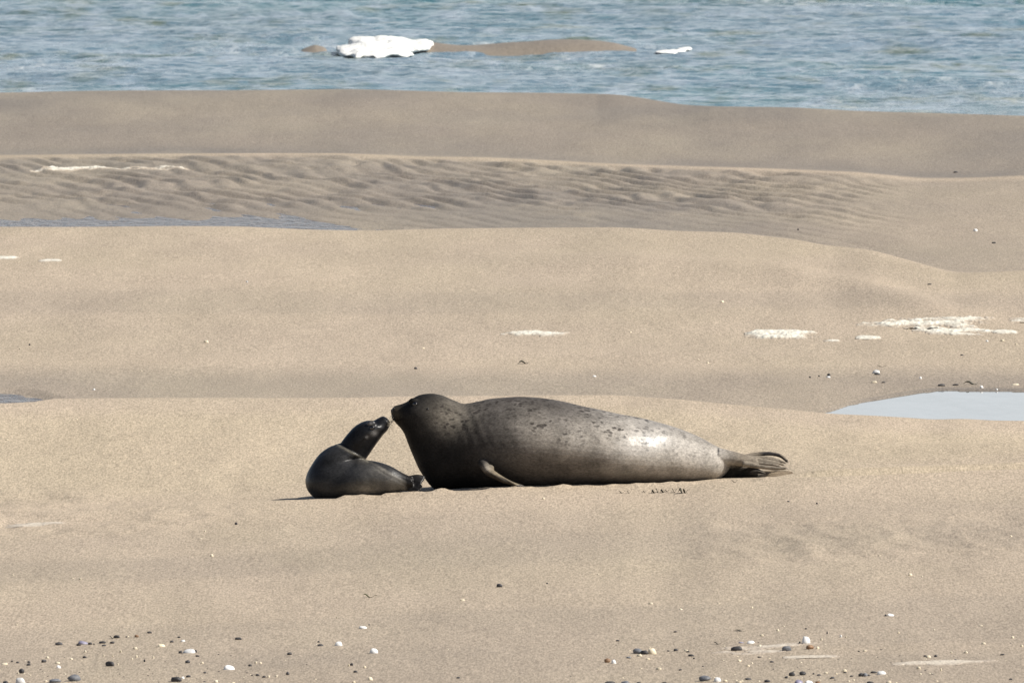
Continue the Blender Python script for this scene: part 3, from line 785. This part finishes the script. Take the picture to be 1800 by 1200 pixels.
fattr(am, 'gloss', np.clip(1.2*np.exp(-((u_ - 1130 + 0.8*(v_ - 778))/36)**2 - ((v_ - 784)/42)**2) + 0.18*np.exp(-((u_ - 1100)/140)**2 - ((v_ - 785)/40)**2) + 0.15*n1, 0, 1))
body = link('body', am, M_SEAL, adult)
bv = BVHTree.FromPolygons([v.co for v in am.vertices], [p.vertices for p in am.polygons])
seal_eye(adult, bv, 729.5, 707, D_AD, org, 0.0115)
pebble_bump(adult, 'nostril', bv, 691.5, 718, D_AD, org, 0.006, 0.009, M_NOSE)
pebble_bump(adult, 'ear_opening', bv, 752, 716, D_AD, org, 0.004, 0.005, M_NOSE)
rnd = random.Random(4)
for i in range(7):
    for sgn in (-1, 1):
        a = pt(693 + 1.2*(i % 3), 729 + 1.6*i, D_AD + sgn*(.030 + .003*(i % 3))) - org
        c = a + Vector((-0.020 - .006*(i % 3), sgn*(0.05 + .01*(i % 2)), -0.035 - .005*i)); b = a + Vector((-0.022, sgn*0.03, -0.006))
        whisker(adult, a, b, c)
for (tu, tv, dy) in fl_tips:
    claw(adult, pt(tu, tv, D_AD + dy) - org, Vector((1, -0.1, -0.3)))
for (tu, tv, dy) in far_tips + near_tips:
    claw(adult, pt(tu - 2, tv, D_AD + dy) - org, Vector((1, 0, -0.15)), 0.010, 0.0026)

# ---- the pup
D_PU = 59.97
orp = pt(620, 877, D_PU)
pup = empty('seal_pup', orp)
tag(pup, 'small dark seal pup curled with raised head reaching to the adult', 'seal pup')
pb = bmesh.new()
body_loft(pb, [
 (724, 839, 726, 857, 8, -.13), (704, 829, 704, 863, 16, -.12), (684, 818, 682, 869, 24, -.11), (663, 811, 656, 873, 32, -.09), (645, 808, 626, 877, 40, -.07),
 (634, 807, 592, 879, 45, -.05), (629, 806, 557, 877, 47, -.03), (626, 805, 540, 861, 47, -.02), (625, 804, 537, 843, 46, -.01), (627, 803, 545, 822, 43, -.0),
 (630, 803, 558, 802, 39, .0), (636, 804, 577, 787, 34, .0), (643, 806, 596, 778.5, 30, .0)], D_PU, orp, 40, 4)
body_loft(pb, [
 (592, 795, 634, 820, 24, .0), (599, 778, 645, 805, 26.5, .0), (608, 765, 656.5, 787, 29, .0), (620, 752, 666, 774, 29.5, .0), (633, 743, 673.5, 764, 28, .0),
 (646, 739, 679, 758, 25, .0), (656, 739.5, 682.5, 753, 20, .0), (665, 735, 684, 748, 16.5, .0), (673, 732, 685, 744, 13, .0), (679, 734.5, 684.5, 741.5, 8, .0)],
 D_PU, orp, 36, 4, None, pt(683, 738, D_PU) - orp)
kp = KPX * D_PU
for sgn in (-1, 1):
    blob(pb, pt(676, 743, D_PU + sgn*0.020) - orp, (7.5*kp, 7*kp, 6.5*kp), 11, 0.02)
    blob(pb, pt(653, 745, D_PU + sgn*0.048) - orp, (8*kp, 5*kp, 6*kp), 12, 0.02)
# fore flipper pressed to the side, hind flippers held together towards the adult
tube(pb, [(592, 826, -.09, 11, 8), (598, 842, -.115, 9, 7), (606, 856, -.12, 8, 5), (616, 866, -.12, 5, 4)], D_PU, orp)
tube(pb, [(600, 835, .09, 11, 8), (612, 856, .12, 9, 6), (625, 868, .12, 5, 4)], D_PU, orp)
pt_a = [(747, 838, -.10), (746, 841, -.106), (745, 843.5, -.112), (743, 846, -.118), (741, 848, -.124)]
hind(pb, [(698, 842, -.12, 10, 10), (712, 842, -.12, 7.5, 9), (720, 842, -.115, 6, 8)], pt_a,
     [(733, 836, -.105), (734, 839, -.109), (734, 842, -.113), (733, 844, -.117), (731, 846, -.121)], D_PU, orp, [2.4, 2, 2, 2, 2.2], 1.6)
pt_b = [(740, 851, -.13), (742, 854, -.136), (742, 857, -.142), (740, 860, -.148), (736, 863, -.154)]
hind(pb, [(694, 852, -.12, 12, 10), (708, 854, -.125, 9, 9), (718, 856, -.13, 7, 8)], pt_b,
     [(730, 851, -.125), (732, 854, -.13), (732, 857, -.137), (731, 860, -.145), (727, 863, -.15)], D_PU, orp, [2.4, 2, 2, 2, 2.2], 1.6)
pm = bake(pb, 0.0032, 3)
u_, v_, y_, no_, co_ = verts_uv(pm, orp)
lump = 0.0030*fbm(co_[:, 0]*8, co_[:, 2]*9 + co_[:, 1]*7, 411, 3)
side = (v_ - 780) - (u_ - 597) * 0.56
lump += 0.0006*np.sin(side*0.7 + 2.5*fbm(co_[:, 0]*9, co_[:, 1]*9, 413, 2)) * np.exp(-((side - 7)/6)**2)
pm.vertices.foreach_set('co', (co_ + no_*lump[:, None]).astype(np.float32).ravel()); pm.update()
u_, v_, y_, no_, co_ = verts_uv(pm, orp)
n1 = fbm(co_[:, 0]*7, co_[:, 2]*8, 321, 4)
col = np.tile(np.array([0.026, 0.026, 0.027]), (len(u_), 1))
rear = sstep(585, 660, u_ + 20*n1) * sstep(800, 812, v_)
col = mixv(col, (0.20, 0.183, 0.155), 0.9 * rear * sstep(0.0, 1.0, 0.7 + 0.8*n1))  # highlight on the lower flank painted into the fur colour
headm = (u_ - 597)*0.0
side = (v_ - 780) - (u_ - 597) * 0.56                                      # below 0: head side of the collar
headf = 1 - sstep(-3, 2, side)
col = mixv(col, (0.012, 0.012, 0.013), 0.95 * headf)
collar = np.exp(-((side - 3.5)/2.2)**2) * (u_ > 592) * (u_ < 648)
col = mixv(col, (0.22, 0.20, 0.16), 0.6 * collar)
face_glint = np.maximum(np.exp(-((u_ - 651)/4.5)**2 - ((v_ - 744)/2.6)**2), np.exp(-((u_ - 658)/5.5)**2 - ((v_ - 761)/4.5)**2))
face_glint = np.maximum(face_glint, 0.8*np.exp(-((u_ - 645)/3.0)**2 - ((v_ - 768)/2.5)**2))
col = mixv(col, (0.24, 0.23, 0.225), 0.75 * face_glint)  # wet glints at eye, cheek and ear painted as pale spots
col = mixv(col, (0.012, 0.011, 0.011), 0.97 * sstep(704, 718, u_ + 6*n1))
cattr(pm, 'coat', col)
fattr(pm, 'spots', 0.5 * rear); fattr(pm, 'dry', rear); fattr(pm, 'gloss', (1 - sstep(700, 716, u_))*np.clip(rear + 0.9*face_glint*0 + 0.8*np.exp(-((u_ - 657)/16)**2 - ((v_ - 752)/14)**2), 0, 1))
link('body', pm, M_PUP, pup)
bvp = BVHTree.FromPolygons([v.co for v in pm.vertices], [p.vertices for p in pm.polygons])
seal_eye(pup, bvp, 654.5, 749.5, D_PU, orp, 0.0115)
pebble_bump(pup, 'nostril', bvp, 681.5, 737.5, D_PU, orp, 0.004, 0.006, M_NOSE)
pebble_bump(pup, 'ear_opening', bvp, 642, 768, D_PU, orp, 0.004, 0.005, M_NOSE)
for i in range(6):
    for sgn in (-1, 1):
        a = pt(680 - 1.0*(i % 3), 739 + 1.7*i, D_PU + sgn*(.022 + .003*(i % 3))) - orp
        b = a + Vector((0.016, sgn*0.012, 0.004)); c = a + Vector((0.026 + .006*(i % 2), sgn*(0.03 + .006*i), -0.006 - .005*i))
        whisker(pup, a, b, c, 0.0010)
for (tu, tv, dy) in pt_a + pt_b:
    claw(pup, pt(tu - 1, tv, D_PU + dy) - orp, Vector((1, 0, -0.1)), 0.004, 0.0014, M_NOSE)

# ------------------------------------------------------------------ stones, shells, weed
R = random.Random(11)
def pebble_mesh(seed, sub):
    bm = bmesh.new(); rs = random.Random(seed)
    bmesh.ops.create_icosphere(bm, subdivisions=sub, radius=0.5)
    cut = [(Vector((rs.gauss(0, 1), rs.gauss(0, 1), rs.gauss(0, 1))).normalized(), rs.uniform(0.30, 0.44)) for _ in range(7)]
    for v in bm.verts:
        for n, dd in cut:
            e = v.co.dot(n) - dd
            if e > 0: v.co -= n * e * 0.8
        v.co *= 1 + rs.uniform(-0.02, 0.02)
    me = bpy.data.meshes.new('pebble'); bm.to_mesh(me); bm.free(); smooth(me); return me
def shell_mesh(seed, na, nr):
    """one valve of a cockle: a ribbed dome with its beak at the back"""
    bm = bmesh.new(); rs = random.Random(seed); sk = rs.uniform(-0.12, 0.12)
    beak = Vector((sk, 0.36, 0)); rows_ = []
    for j in range(nr + 1):
        t = j / nr; row = []
        for i in range(na):
            a = 2*math.pi*i/na
            rim = Vector((0.5*math.cos(a), 0.42*math.sin(a)*(1 if math.sin(a) < 0 else 0.9), 0))
            p = beak.lerp(rim, t**0.8)
            hgt_ = 0.5*(1 - t**2.4)**0.75 * (0.75 + 0.25*t)
            p.z = hgt_ + (0.015*(1 if i % 2 else -1)*t*(1-0.3*t) if na > 12 else 0)
            row.append(p)
        rows_.append(row)
    inner = [[p*0.9 + Vector((0, 0.01, -0.035)) for p in r] for r in rows_]
    top = bm.verts.new(rows_[0][0])
    rv = [[bm.verts.new(p) for p in r] for r in rows_[1:]]
    iv = [[bm.verts.new(p) for p in r] for r in inner[1:]]
    itop = bm.verts.new(inner[0][0])
    for i in range(na):
        k = (i+1) % na
        bm.faces.new((top, rv[0][i], rv[0][k])); bm.faces.new((itop, iv[0][k], iv[0][i]))
        for a, b in zip(rv[:-1], rv[1:]): bm.faces.new((a[i], b[i], b[k], a[k]))
        for a, b in zip(iv[:-1], iv[1:]): bm.faces.new((a[k], b[k], b[i], a[i]))
        bm.faces.new((rv[-1][i], iv[-1][i], iv[-1][k], rv[-1][k]))
    me = bpy.data.meshes.new('shell'); bm.to_mesh(me); bm.free(); smooth(me); return me
def strand_mesh(seed):
    bm = bmesh.new(); rs = random.Random(seed); rings = []; n = 9
    ph = rs.uniform(0, 6)
    for i in range(n):
        t = i/(n-1); w = 0.5*math.sin(math.pi*min(0.97, max(0.06, t)))**0.6*(0.6 + 0.4*math.sin(5*t+ph))
        c = Vector((t-0.5, 0.35*math.sin(3*t+ph), 0.25 + 0.25*math.sin(7*t+ph)))
        rings.append([c + Vector((0, w*math.cos(q*1.0472), 0.35*w*math.sin(q*1.0472))) for q in range(6)])
    close_loft(bm, rings); me = bpy.data.meshes.new('seaweed'); bm.to_mesh(me); bm.free(); smooth(me); return me
PEB = [pebble_mesh(s, 2) for s in range(7)]; PEBS = [pebble_mesh(s + 20, 2) for s in range(4)]
SHL = [shell_mesh(s, 28, 6) for s in range(3)]; SHS = [shell_mesh(s + 5, 10, 3) for s in range(3)]
STR = [strand_mesh(s) for s in range(5)]
_mc = {}
def variant(me, m):
    key = (me.name, m.name)
    if key not in _mc:
        c = me.copy(); c.name = me.name; c.materials.append(m); _mc[key] = c
    return _mc[key]

KIND = {'p': ('pebble', 'dark pebble', M_DARK), 'g': ('stone', 'grey stone', M_GREY), 'b': ('stone', 'brown stone', M_BROWN),
        'w': ('shell', 'white shell', M_WHITE), 'c': ('shell_fragment', 'cream shell bit', M_CREAM), 'l': ('mussel_shell', 'bluish mussel shell', M_LILAC),
        's': ('seaweed', 'dark seaweed strand', M_WEED), 'q': ('seaweed', 'green seaweed strand', M_GREENWEED)}
CAT = {'p': 'pebble', 'g': 'stone', 'b': 'stone', 'w': 'shell', 'c': 'shell', 'l': 'shell', 's': 'seaweed', 'q': 'seaweed'}
GRP = {'p': 'pebbles strewn on the sand', 'g': 'pebbles strewn on the sand', 'b': 'pebbles strewn on the sand', 'w': 'shells strewn on the sand',
       'c': 'shells strewn on the sand', 'l': 'shells strewn on the sand', 's': 'bits of seaweed on the sand', 'q': 'bits of seaweed on the sand'}
# (kind, u, v of its foot, width px, height px, phrase when it is a landmark)
IT = [
 ('g',130,1197,26,13,'round grey stone near the bottom left corner'), ('w',36,1201,18,13,'white shell at the bottom left corner'), ('p',38,1183,11,9,None),
 ('p',193,1171,18,10,'dark wedge shaped stone at lower left'), ('w',403,1177,21,8,'flat oval white shell at lower left'),
 ('p',310,1198,24,11,'dark lumpy stone near the bottom edge'), ('p',331,1190,9,5,None), ('w',321,1193,7,5,None), ('w',332,1148,24,8,'long white shell with dark end'),
 ('p',317,1148,7,6,None), ('p',344,1147,5,7,None), ('p',347,1154,8,3,None), ('p',330,1165,11,6,None), ('c',355,1166,6,4,None), ('p',103,1134,15,6,'leftmost dark pebble of the strewn line'),
 ('l',146,1132,20,7,'bluish mussel shell in the strewn line at left'), ('p',138,1135,10,4,None), ('p',158,1133,8,5,None), ('p',165,1133,3,3,None), ('p',180,1131,15,5,None), ('p',183,1135,9,3,None), ('p',197,1131,9,5,None),
 ('p',205,1121,12,6,'dark pebble above the strewn line at left'), ('s',198,1122,12,3,None), ('p',222,1120,3,3,None), ('c',225,1119,4,3,None), ('b',240,1120,8,6,'small brown stone right of the strewn line'), ('p',263,1113,10,4,None),
 ('p',315,1121,7,3,None), ('p',302,1129,7,4,None), ('w',322,1128,9,4,None), ('c',284,1137,14,6,'wide cream shell bit at lower left'), ('c',238,1141,9,6,None), ('c',240,1155,5,6,None), ('c',269,1156,4,4,None),
 ('p',254,1163,4,5,None), ('p',149,1156,9,4,None), ('c',125,1159,6,4,None), ('c',83,1157,7,5,None), ('p',77,1164,10,6,None), ('p',51,1165,6,4,None), ('p',50,1170,8,5,None), ('p',31,1165,6,4,None),
 ('p',21,1163,4,3,None), ('w',103,1174,9,6,None), ('c',101,1166,10,4,None), ('c',8,1168,12,4,None), ('p',10,1202,12,6,None), ('g',97,1200,24,7,'flat grey stone beside the white corner shell'), ('c',80,1198,8,4,None), ('c',32,1184,4,4,None),
 ('c',182,1153,4,4,None), ('c',212,1146,5,5,None), ('c',198,1154,3,4,None), ('c',232,1159,4,3,None), ('c',207,1168,4,3,None), ('c',150,1146,5,5,None),
 ('p',360,1183,6,3,None), ('c',379,1199,9,6,None), ('p',419,1124,13,5,'lone dark pebble at lower left'), ('p',440,1171,8,4,None), ('c',449,1166,6,5,None), ('c',458,1166,5,4,None),
 ('p',443,1187,5,2,None), ('p',453,1188,8,4,None), ('p',464,1191,7,4,None), ('c',472,1190,6,5,None), ('c',486,1189,5,4,None), ('p',506,1186,7,6,None), ('p',509,1151,10,5,None), ('p',563,1135,12,4,None), ('p',560,1129,5,3,None),
 ('w',595,1135,14,9,'squarish white shell at lower centre left'), ('w',657,1148,16,10,'domed white shell at lower centre'), ('w',638,1105,16,6,'tilted white shell above the domed white shell'), ('p',649,1099,4,2,None),
 ('c',613,1171,4,5,None), ('p',618,1170,6,6,None), ('c',641,1174,6,5,None), ('p',625,1182,9,4,None), ('c',651,1195,10,8,'round cream shell at the bottom centre'), ('c',622,1200,7,5,None), ('c',410,1202,8,4,None),
 ('q',651,1050,26,4,'green seaweed strand on foreground sand'), ('c',813,1056,10,4,None), ('p',878,1032,11,7,'hooked dark bit below the seal'), ('p',962,1026,4,3,None), ('p',415,922,6,5,None), ('c',372,978,7,6,None), ('c',360,934,5,3,None), ('c',141,1019,5,4,None),
 ('c',787,1142,3,3,None), ('p',806,1192,8,3,None),
 ('b',1068,1164,14,8,'brown stone paired with a pale shell'), ('w',1079,1166,9,9,None), ('g',1121,1149,18,10,'grey stone in the lower right cluster'), ('p',1133,1150,17,9,'dark stone touching a round cream shell'), ('c',1147,1149,15,14,'round cream shell in the stone cluster'),
 ('c',1124,1154,11,6,None), ('c',1139,1159,8,4,None), ('p',1086,1127,8,3,None), ('g',1105,1157,9,4,None), ('p',1175,1145,5,3,None), ('p',1188,1144,9,5,None), ('c',1206,1144,8,3,None), ('p',1209,1146,7,3,None), ('p',1215,1153,12,4,None), ('p',1220,1158,4,3,None),
 ('c',1158,1177,11,5,'cream bit left of the long pale stone'), ('p',1196,1178,6,3,None), ('p',1187,1111,7,3,None), ('s',1262,1133,14,3,None), ('s',1299,1110,21,2,'thin weed strand at lower right'),
 ('l',1303,1130,12,3,None), ('w',1320,1131,15,6,'white shell above the dark rounded stone'), ('p',1295,1144,22,9,'dark rounded stone at lower right'), ('c',1335,1137,9,5,None), ('c',1339,1118,8,4,None), ('c',1367,1109,6,5,None), ('c',1322,1069,5,4,None),
 ('c',1144,1062,9,4,None), ('c',1197,1072,7,3,None), ('g',1383,1144,18,10,'pointed grey stone beside the big white shell'), ('c',1300,1162,9,4,None), ('c',1315,1171,7,4,None), ('c',1322,1166,4,3,None), ('p',1335,1156,7,3,None), ('p',1357,1164,8,3,None),
 ('g',1239,1197,24,10,'long pale grey stone at the bottom edge'), ('w',1261,1198,14,10,None), ('c',1275,1198,9,5,None), ('c',1298,1201,13,5,None), ('c',1304,1197,8,3,None), ('p',1315,1195,14,4,None), ('p',1349,1199,12,5,None), ('c',1335,1198,4,2,None),
 ('p',1392,1188,12,8,'left of two adjacent dark stones'), ('p',1382,1192,6,5,None), ('g',1100,1203,20,8,'grey stone cut by the bottom edge'), ('p',1123,1202,10,4,None), ('p',1168,1202,12,4,None), ('p',1072,1202,20,5,None),
 ('w',1417,1131,17,17,'big domed white shell at lower right'), ('p',1406,1131,4,5,None), ('b',1424,1141,15,8,'brown stone in front of big white shell'), ('c',1437,1140,7,6,None), ('p',1417,1106,5,3,None), ('p',1454,1114,3,5,None), ('w',1478,1120,5,6,None), ('c',1444,1125,5,5,None), ('c',1487,1121,3,3,None),
 ('w',1566,1083,14,4,'slim white shell alone on the right sand'), ('p',1557,1083,5,4,None), ('c',1579,1113,5,4,None), ('c',1642,1108,4,3,None), ('c',1520,1145,8,4,None), ('p',1510,1145,5,2,None), ('c',1632,1156,10,6,'cream shell between two dark bits'), ('p',1626,1154,6,4,None), ('p',1645,1154,7,4,None),
 ('p',1680,1161,6,4,None), ('c',1729,1132,9,5,'lone cream shell bit at far right'), ('c',1780,1122,6,5,None), ('c',1796,1137,6,5,None), ('c',1698,1148,9,5,None), ('c',1672,1148,5,4,None), ('p',1762,1151,9,3,None), ('p',1777,1195,7,3,None),
 ('c',1485,1180,9,6,'cream shell atop a dark pebble'), ('p',1485,1183,7,3,None), ('p',1411,1186,14,7,'right of two adjacent dark stones'), ('p',1430,1185,4,3,None), ('p',1440,1187,9,3,None), ('c',1452,1184,7,4,None), ('c',1470,1185,4,3,None), ('p',1463,1193,10,4,None), ('p',1497,1189,7,3,None),
 ('p',1513,1189,9,8,'dark half of a two tone stone pair'), ('g',1521,1189,9,8,None), ('p',1536,1183,13,4,None), ('p',1527,1188,8,3,None), ('w',1550,1185,17,8,'white shell right of the two tone stones'), ('c',1615,1176,9,6,None), ('c',1654,1179,4,7,None), ('c',1618,1185,5,3,None),
 ('l',1404,1202,17,9,'bluish mussel shell cut by the bottom edge'), ('w',1422,1202,16,7,None), ('b',1438,1202,12,6,None), ('c',1501,1196,5,4,None), ('c',1492,1198,5,4,None), ('c',1562,1200,11,5,None), ('p',1530,1202,15,5,None), ('c',1576,1201,5,3,None),
 # farther sand
 ('w',434,497,5,4,None), ('c',362,603,11,6,'cream shell on sand above the pup'), ('c',744,613,6,3,None), ('p',731,649,7,4,None), ('s',921,640,22,4,'dark weed strand above the seal back'), ('w',1045,662,8,3,None), ('c',1270,532,7,5,None),
 ('w',1715,407,8,6,'white shell on the far right wet sand'), ('p',1747,428,8,3,None), ('p',1634,501,8,3,'dark pebble at middle bar end'), ('p',1403,405,4,3,None), ('c',1108,585,5,3,None), ('c',1244,639,6,3,None), ('c',1228,633,4,3,None),
 ('p',1457,661,7,5,None), ('w',1456,664,8,4,None), ('w',1540,657,14,8,'white shell on dark stone beside pool'), ('p',1542,659,12,4,None), ('w',1618,666,5,5,None), ('c',1536,673,12,4,None), ('p',1553,673,7,3,None), ('s',1551,645,17,2,None),
 ('p',1655,679,16,5,'largest dark pebble behind the pool'), ('p',1680,678,13,3,None), ('s',1706,676,26,4,'dark weed strand behind the pool'), ('w',1726,682,7,6,None), ('w',1752,687,5,4,None), ('c',1785,677,14,3,None),
 ('w',1735,601,6,4,None), ('c',1762,600,8,5,None), ('c',1786,606,5,3,None), ('p',1680,304,10,3,'dark pebble on the distant wet sand'), ('w',165,686,5,4,None), ('c',35,614,4,3,None), ('p',52,607,4,3,None),
 ('c',1600,1012,9,6,'cream shell alone on the right sand'), ('c',1620,1014,4,3,None), ('p',1386,882,5,3,None), ('p',1436,886,4,3,None), ('c',955,877,6,4,None), ('c',1777,943,5,3,None), ('p',1691,625,6,3,None), ('p',1424,664,4,3,None), ('p',1440,662,4,3,None), ('c',592,1086,4,3,None),
]
# clods of sand and weed scratched up in front of the seal
for (u, w, h) in [(1094, 12, 3), (1106, 7, 3), (1148, 9, 4), (1156, 7, 5), (1165, 9, 4), (1173, 6, 3), (1186, 8, 5), (1196, 8, 6), (1205, 7, 5), (1132, 6, 2)]:
    IT.append(('s', u, 866 + (u % 3) - 1, w, h, None))
IT.append(('s',1292,848,10,3,None))

SIZE = lambda w: 'tiny' if w < 6 else 'small' if w < 10 else 'little'
placed = []
for n, (kd, u, v, w, h, phrase) in enumerate(IT):
    P = hit(u, v); k = KPX * P.y
    nm, word, m = KIND[kd]
    if kd in 'pgb': me = (PEB if w > 9 else PEBS)[n % (7 if w > 9 else 4)]
    elif kd in 'wcl': me = (SHL if w > 11 else SHS)[n % 3]
    else: me = STR[n % 5]
    o = link(nm, variant(me, m))
    hz = h * k
    W = w * k
    if kd in 'pgb':
        o.scale = (W, W*R.uniform(0.65, 0.95), max(hz*1.25, W*0.25)); o.location = P + Vector((0, W*0.35, hz*0.32))
        o.rotation_euler = (R.uniform(-.2, .2), R.uniform(-.15, .15), R.uniform(-0.5, 0.5))
    elif kd in 'wcl':
        o.scale = (W, W*R.uniform(0.8, 1.0), max(hz*1.9, W*0.4)); o.location = P + Vector((0, W*0.3, -0.04*hz))
        o.rotation_euler = (R.uniform(-.1, .3), R.uniform(-.25, .25), R.uniform(-0.7, 0.7))
    else:
        o.scale = (W, max(hz*3.0, 0.02), hz*2.6); o.location = P + Vector((0, 0.01, 0.0)); o.rotation_euler = (0, R.uniform(-.08, .08), R.uniform(-.3, .3))
    o['category'] = CAT[kd]; o['group'] = GRP[kd]
    placed.append((o, kd, u, v, w, phrase, word))
CR = ['leftmost of the row', 'second from left', 'farther left of the middle gap', 'left one of the middle trio', 'middle one of the middle trio', 'right one of the middle trio', 'first of the right trio', 'second of the right trio', 'last of the right trio', 'alone in the gap', 'alone by the hind flippers']
BIG = [('large seal', 1000, 850), ('pup', 600, 877)]
marks = [(p[2], p[3], p[5]) for p in placed if p[5]]
lab = {}
for (o, kd, u, v, w, phrase, word) in placed:
    if phrase: o['label'] = phrase; continue
    if kd == 's' and 1090 <= u <= 1300 and 840 < v < 870:
        _nc = globals().get('_nc', 0) + 1; o['label'] = 'dark weed crumb before the seal belly, ' + CR[_nc - 1]; o['group'] = 'dark crumbs of weed before the seal'; continue
    mu, mv, mp = min(marks, key=lambda q: (q[0]-u)**2 + (2.2*(q[1]-v))**2)
    du, dv = u - mu, v - mv
    dist = math.hypot(du, dv)
    if abs(du) >= 1.4*abs(dv): rel = 'left of' if du < 0 else 'right of'
    else: rel = 'above' if dv < 0 else 'below'
    rel = ('just ' if dist < 22 else 'well ' if dist > 110 else '') + rel
    lab.setdefault((f'{SIZE(w)} {word}', rel, mp), []).append((dist, o))
ORD = ['nearest', 'second nearest', 'third nearest', 'fourth nearest', 'fifth nearest', 'sixth nearest', 'seventh nearest', 'eighth nearest', 'ninth nearest', 'tenth nearest']
for (desc, rel, mp), lst in lab.items():
    if len((desc + rel + mp).split()) > 11: print('LONG', desc, rel, mp)
    lst.sort(key=lambda q: q[0])
    short = mp
    for i, (_, o) in enumerate(lst):
        o['label'] = f'{desc} {rel} {short}' if len(lst) == 1 else f'{ORD[min(i, 9)]} {desc} {rel} {short}'

# loose shell grit: uncountable crumbs in the strewn band
def grit(n, name, ml, seed, areas, label, s0, s1):
    rs = random.Random(seed); bm = bmesh.new()
    for _ in range(n):
        u0, u1, va, vb = rs.choice(areas); u = rs.uniform(u0, u1); v = vb - (vb - va)*rs.random()**1.5
        P = hit(u, v); s = rs.uniform(s0, s1)
        r = bmesh.ops.create_icosphere(bm, subdivisions=1, radius=s)
        sx, sy, sz = rs.uniform(0.7, 1.6), rs.uniform(0.7, 1.4), rs.uniform(0.4, 0.8)
        for q in r['verts']:
            q.co = Vector((q.co.x*sx, q.co.y*sy, q.co.z*sz)) * rs.uniform(0.85, 1.15) + P
    me = bpy.data.meshes.new(name); bm.to_mesh(me); bm.free(); smooth(me)
    tag(link(name, me, ml), label, None, None, 'stuff')
AR = [(-60, 480, 1140, 1215), (-60, 480, 1165, 1215), (1040, 1850, 1120, 1215), (1250, 1700, 1150, 1215), (-60, 1850, 1100, 1215)]
grit(230, 'shell_grit', M_CREAM, 5, AR, 'cream crumbs of broken shell strewn over the near sand', 0.0016, 0.0042)
grit(130, 'stone_grit', M_DARK, 6, AR, 'dark crumbs of stone strewn over the near sand', 0.0016, 0.0040)
grit(50, 'shell_grit', M_CREAM, 8, [(0, 1800, 420, 1100)], 'sparse pale crumbs of shell on the open sandbars', 0.003, 0.006)
# pale dried films of foam on the near sand, and one painted ripple highlight
foam_patch('foam_and_highlight_film', 1265, 1480, 1131, 1142, 233, 0.30, 0.004, 'pale dried foam streak passing the big white shell', FG, M_FILM)
foam_patch('foam_and_highlight_film', 1250, 1400, 1144, 1151, 235, 0.30, 0.004, 'pale foam streak in front of the dark rounded stone', FG, M_FILM)
foam_patch('foam_and_highlight_film', 1378, 1480, 1151, 1157, 237, 0.25, 0.003, 'faint foam streak in front of brown stone', FG, M_FILM)
foam_patch('foam_and_highlight_film', 1570, 1760, 1160, 1169, 239, 0.10, 0.005, 'long pale foam streak at the lower right', FG, M_FILM)
foam_patch('foam_and_highlight_film', -10, 115, 918, 926, 241, 0.35, 0.004, 'painted ripple highlight streak at left edge level with the pup', FG, M_FILM)  # thin pale film painting the highlights of sand ripples
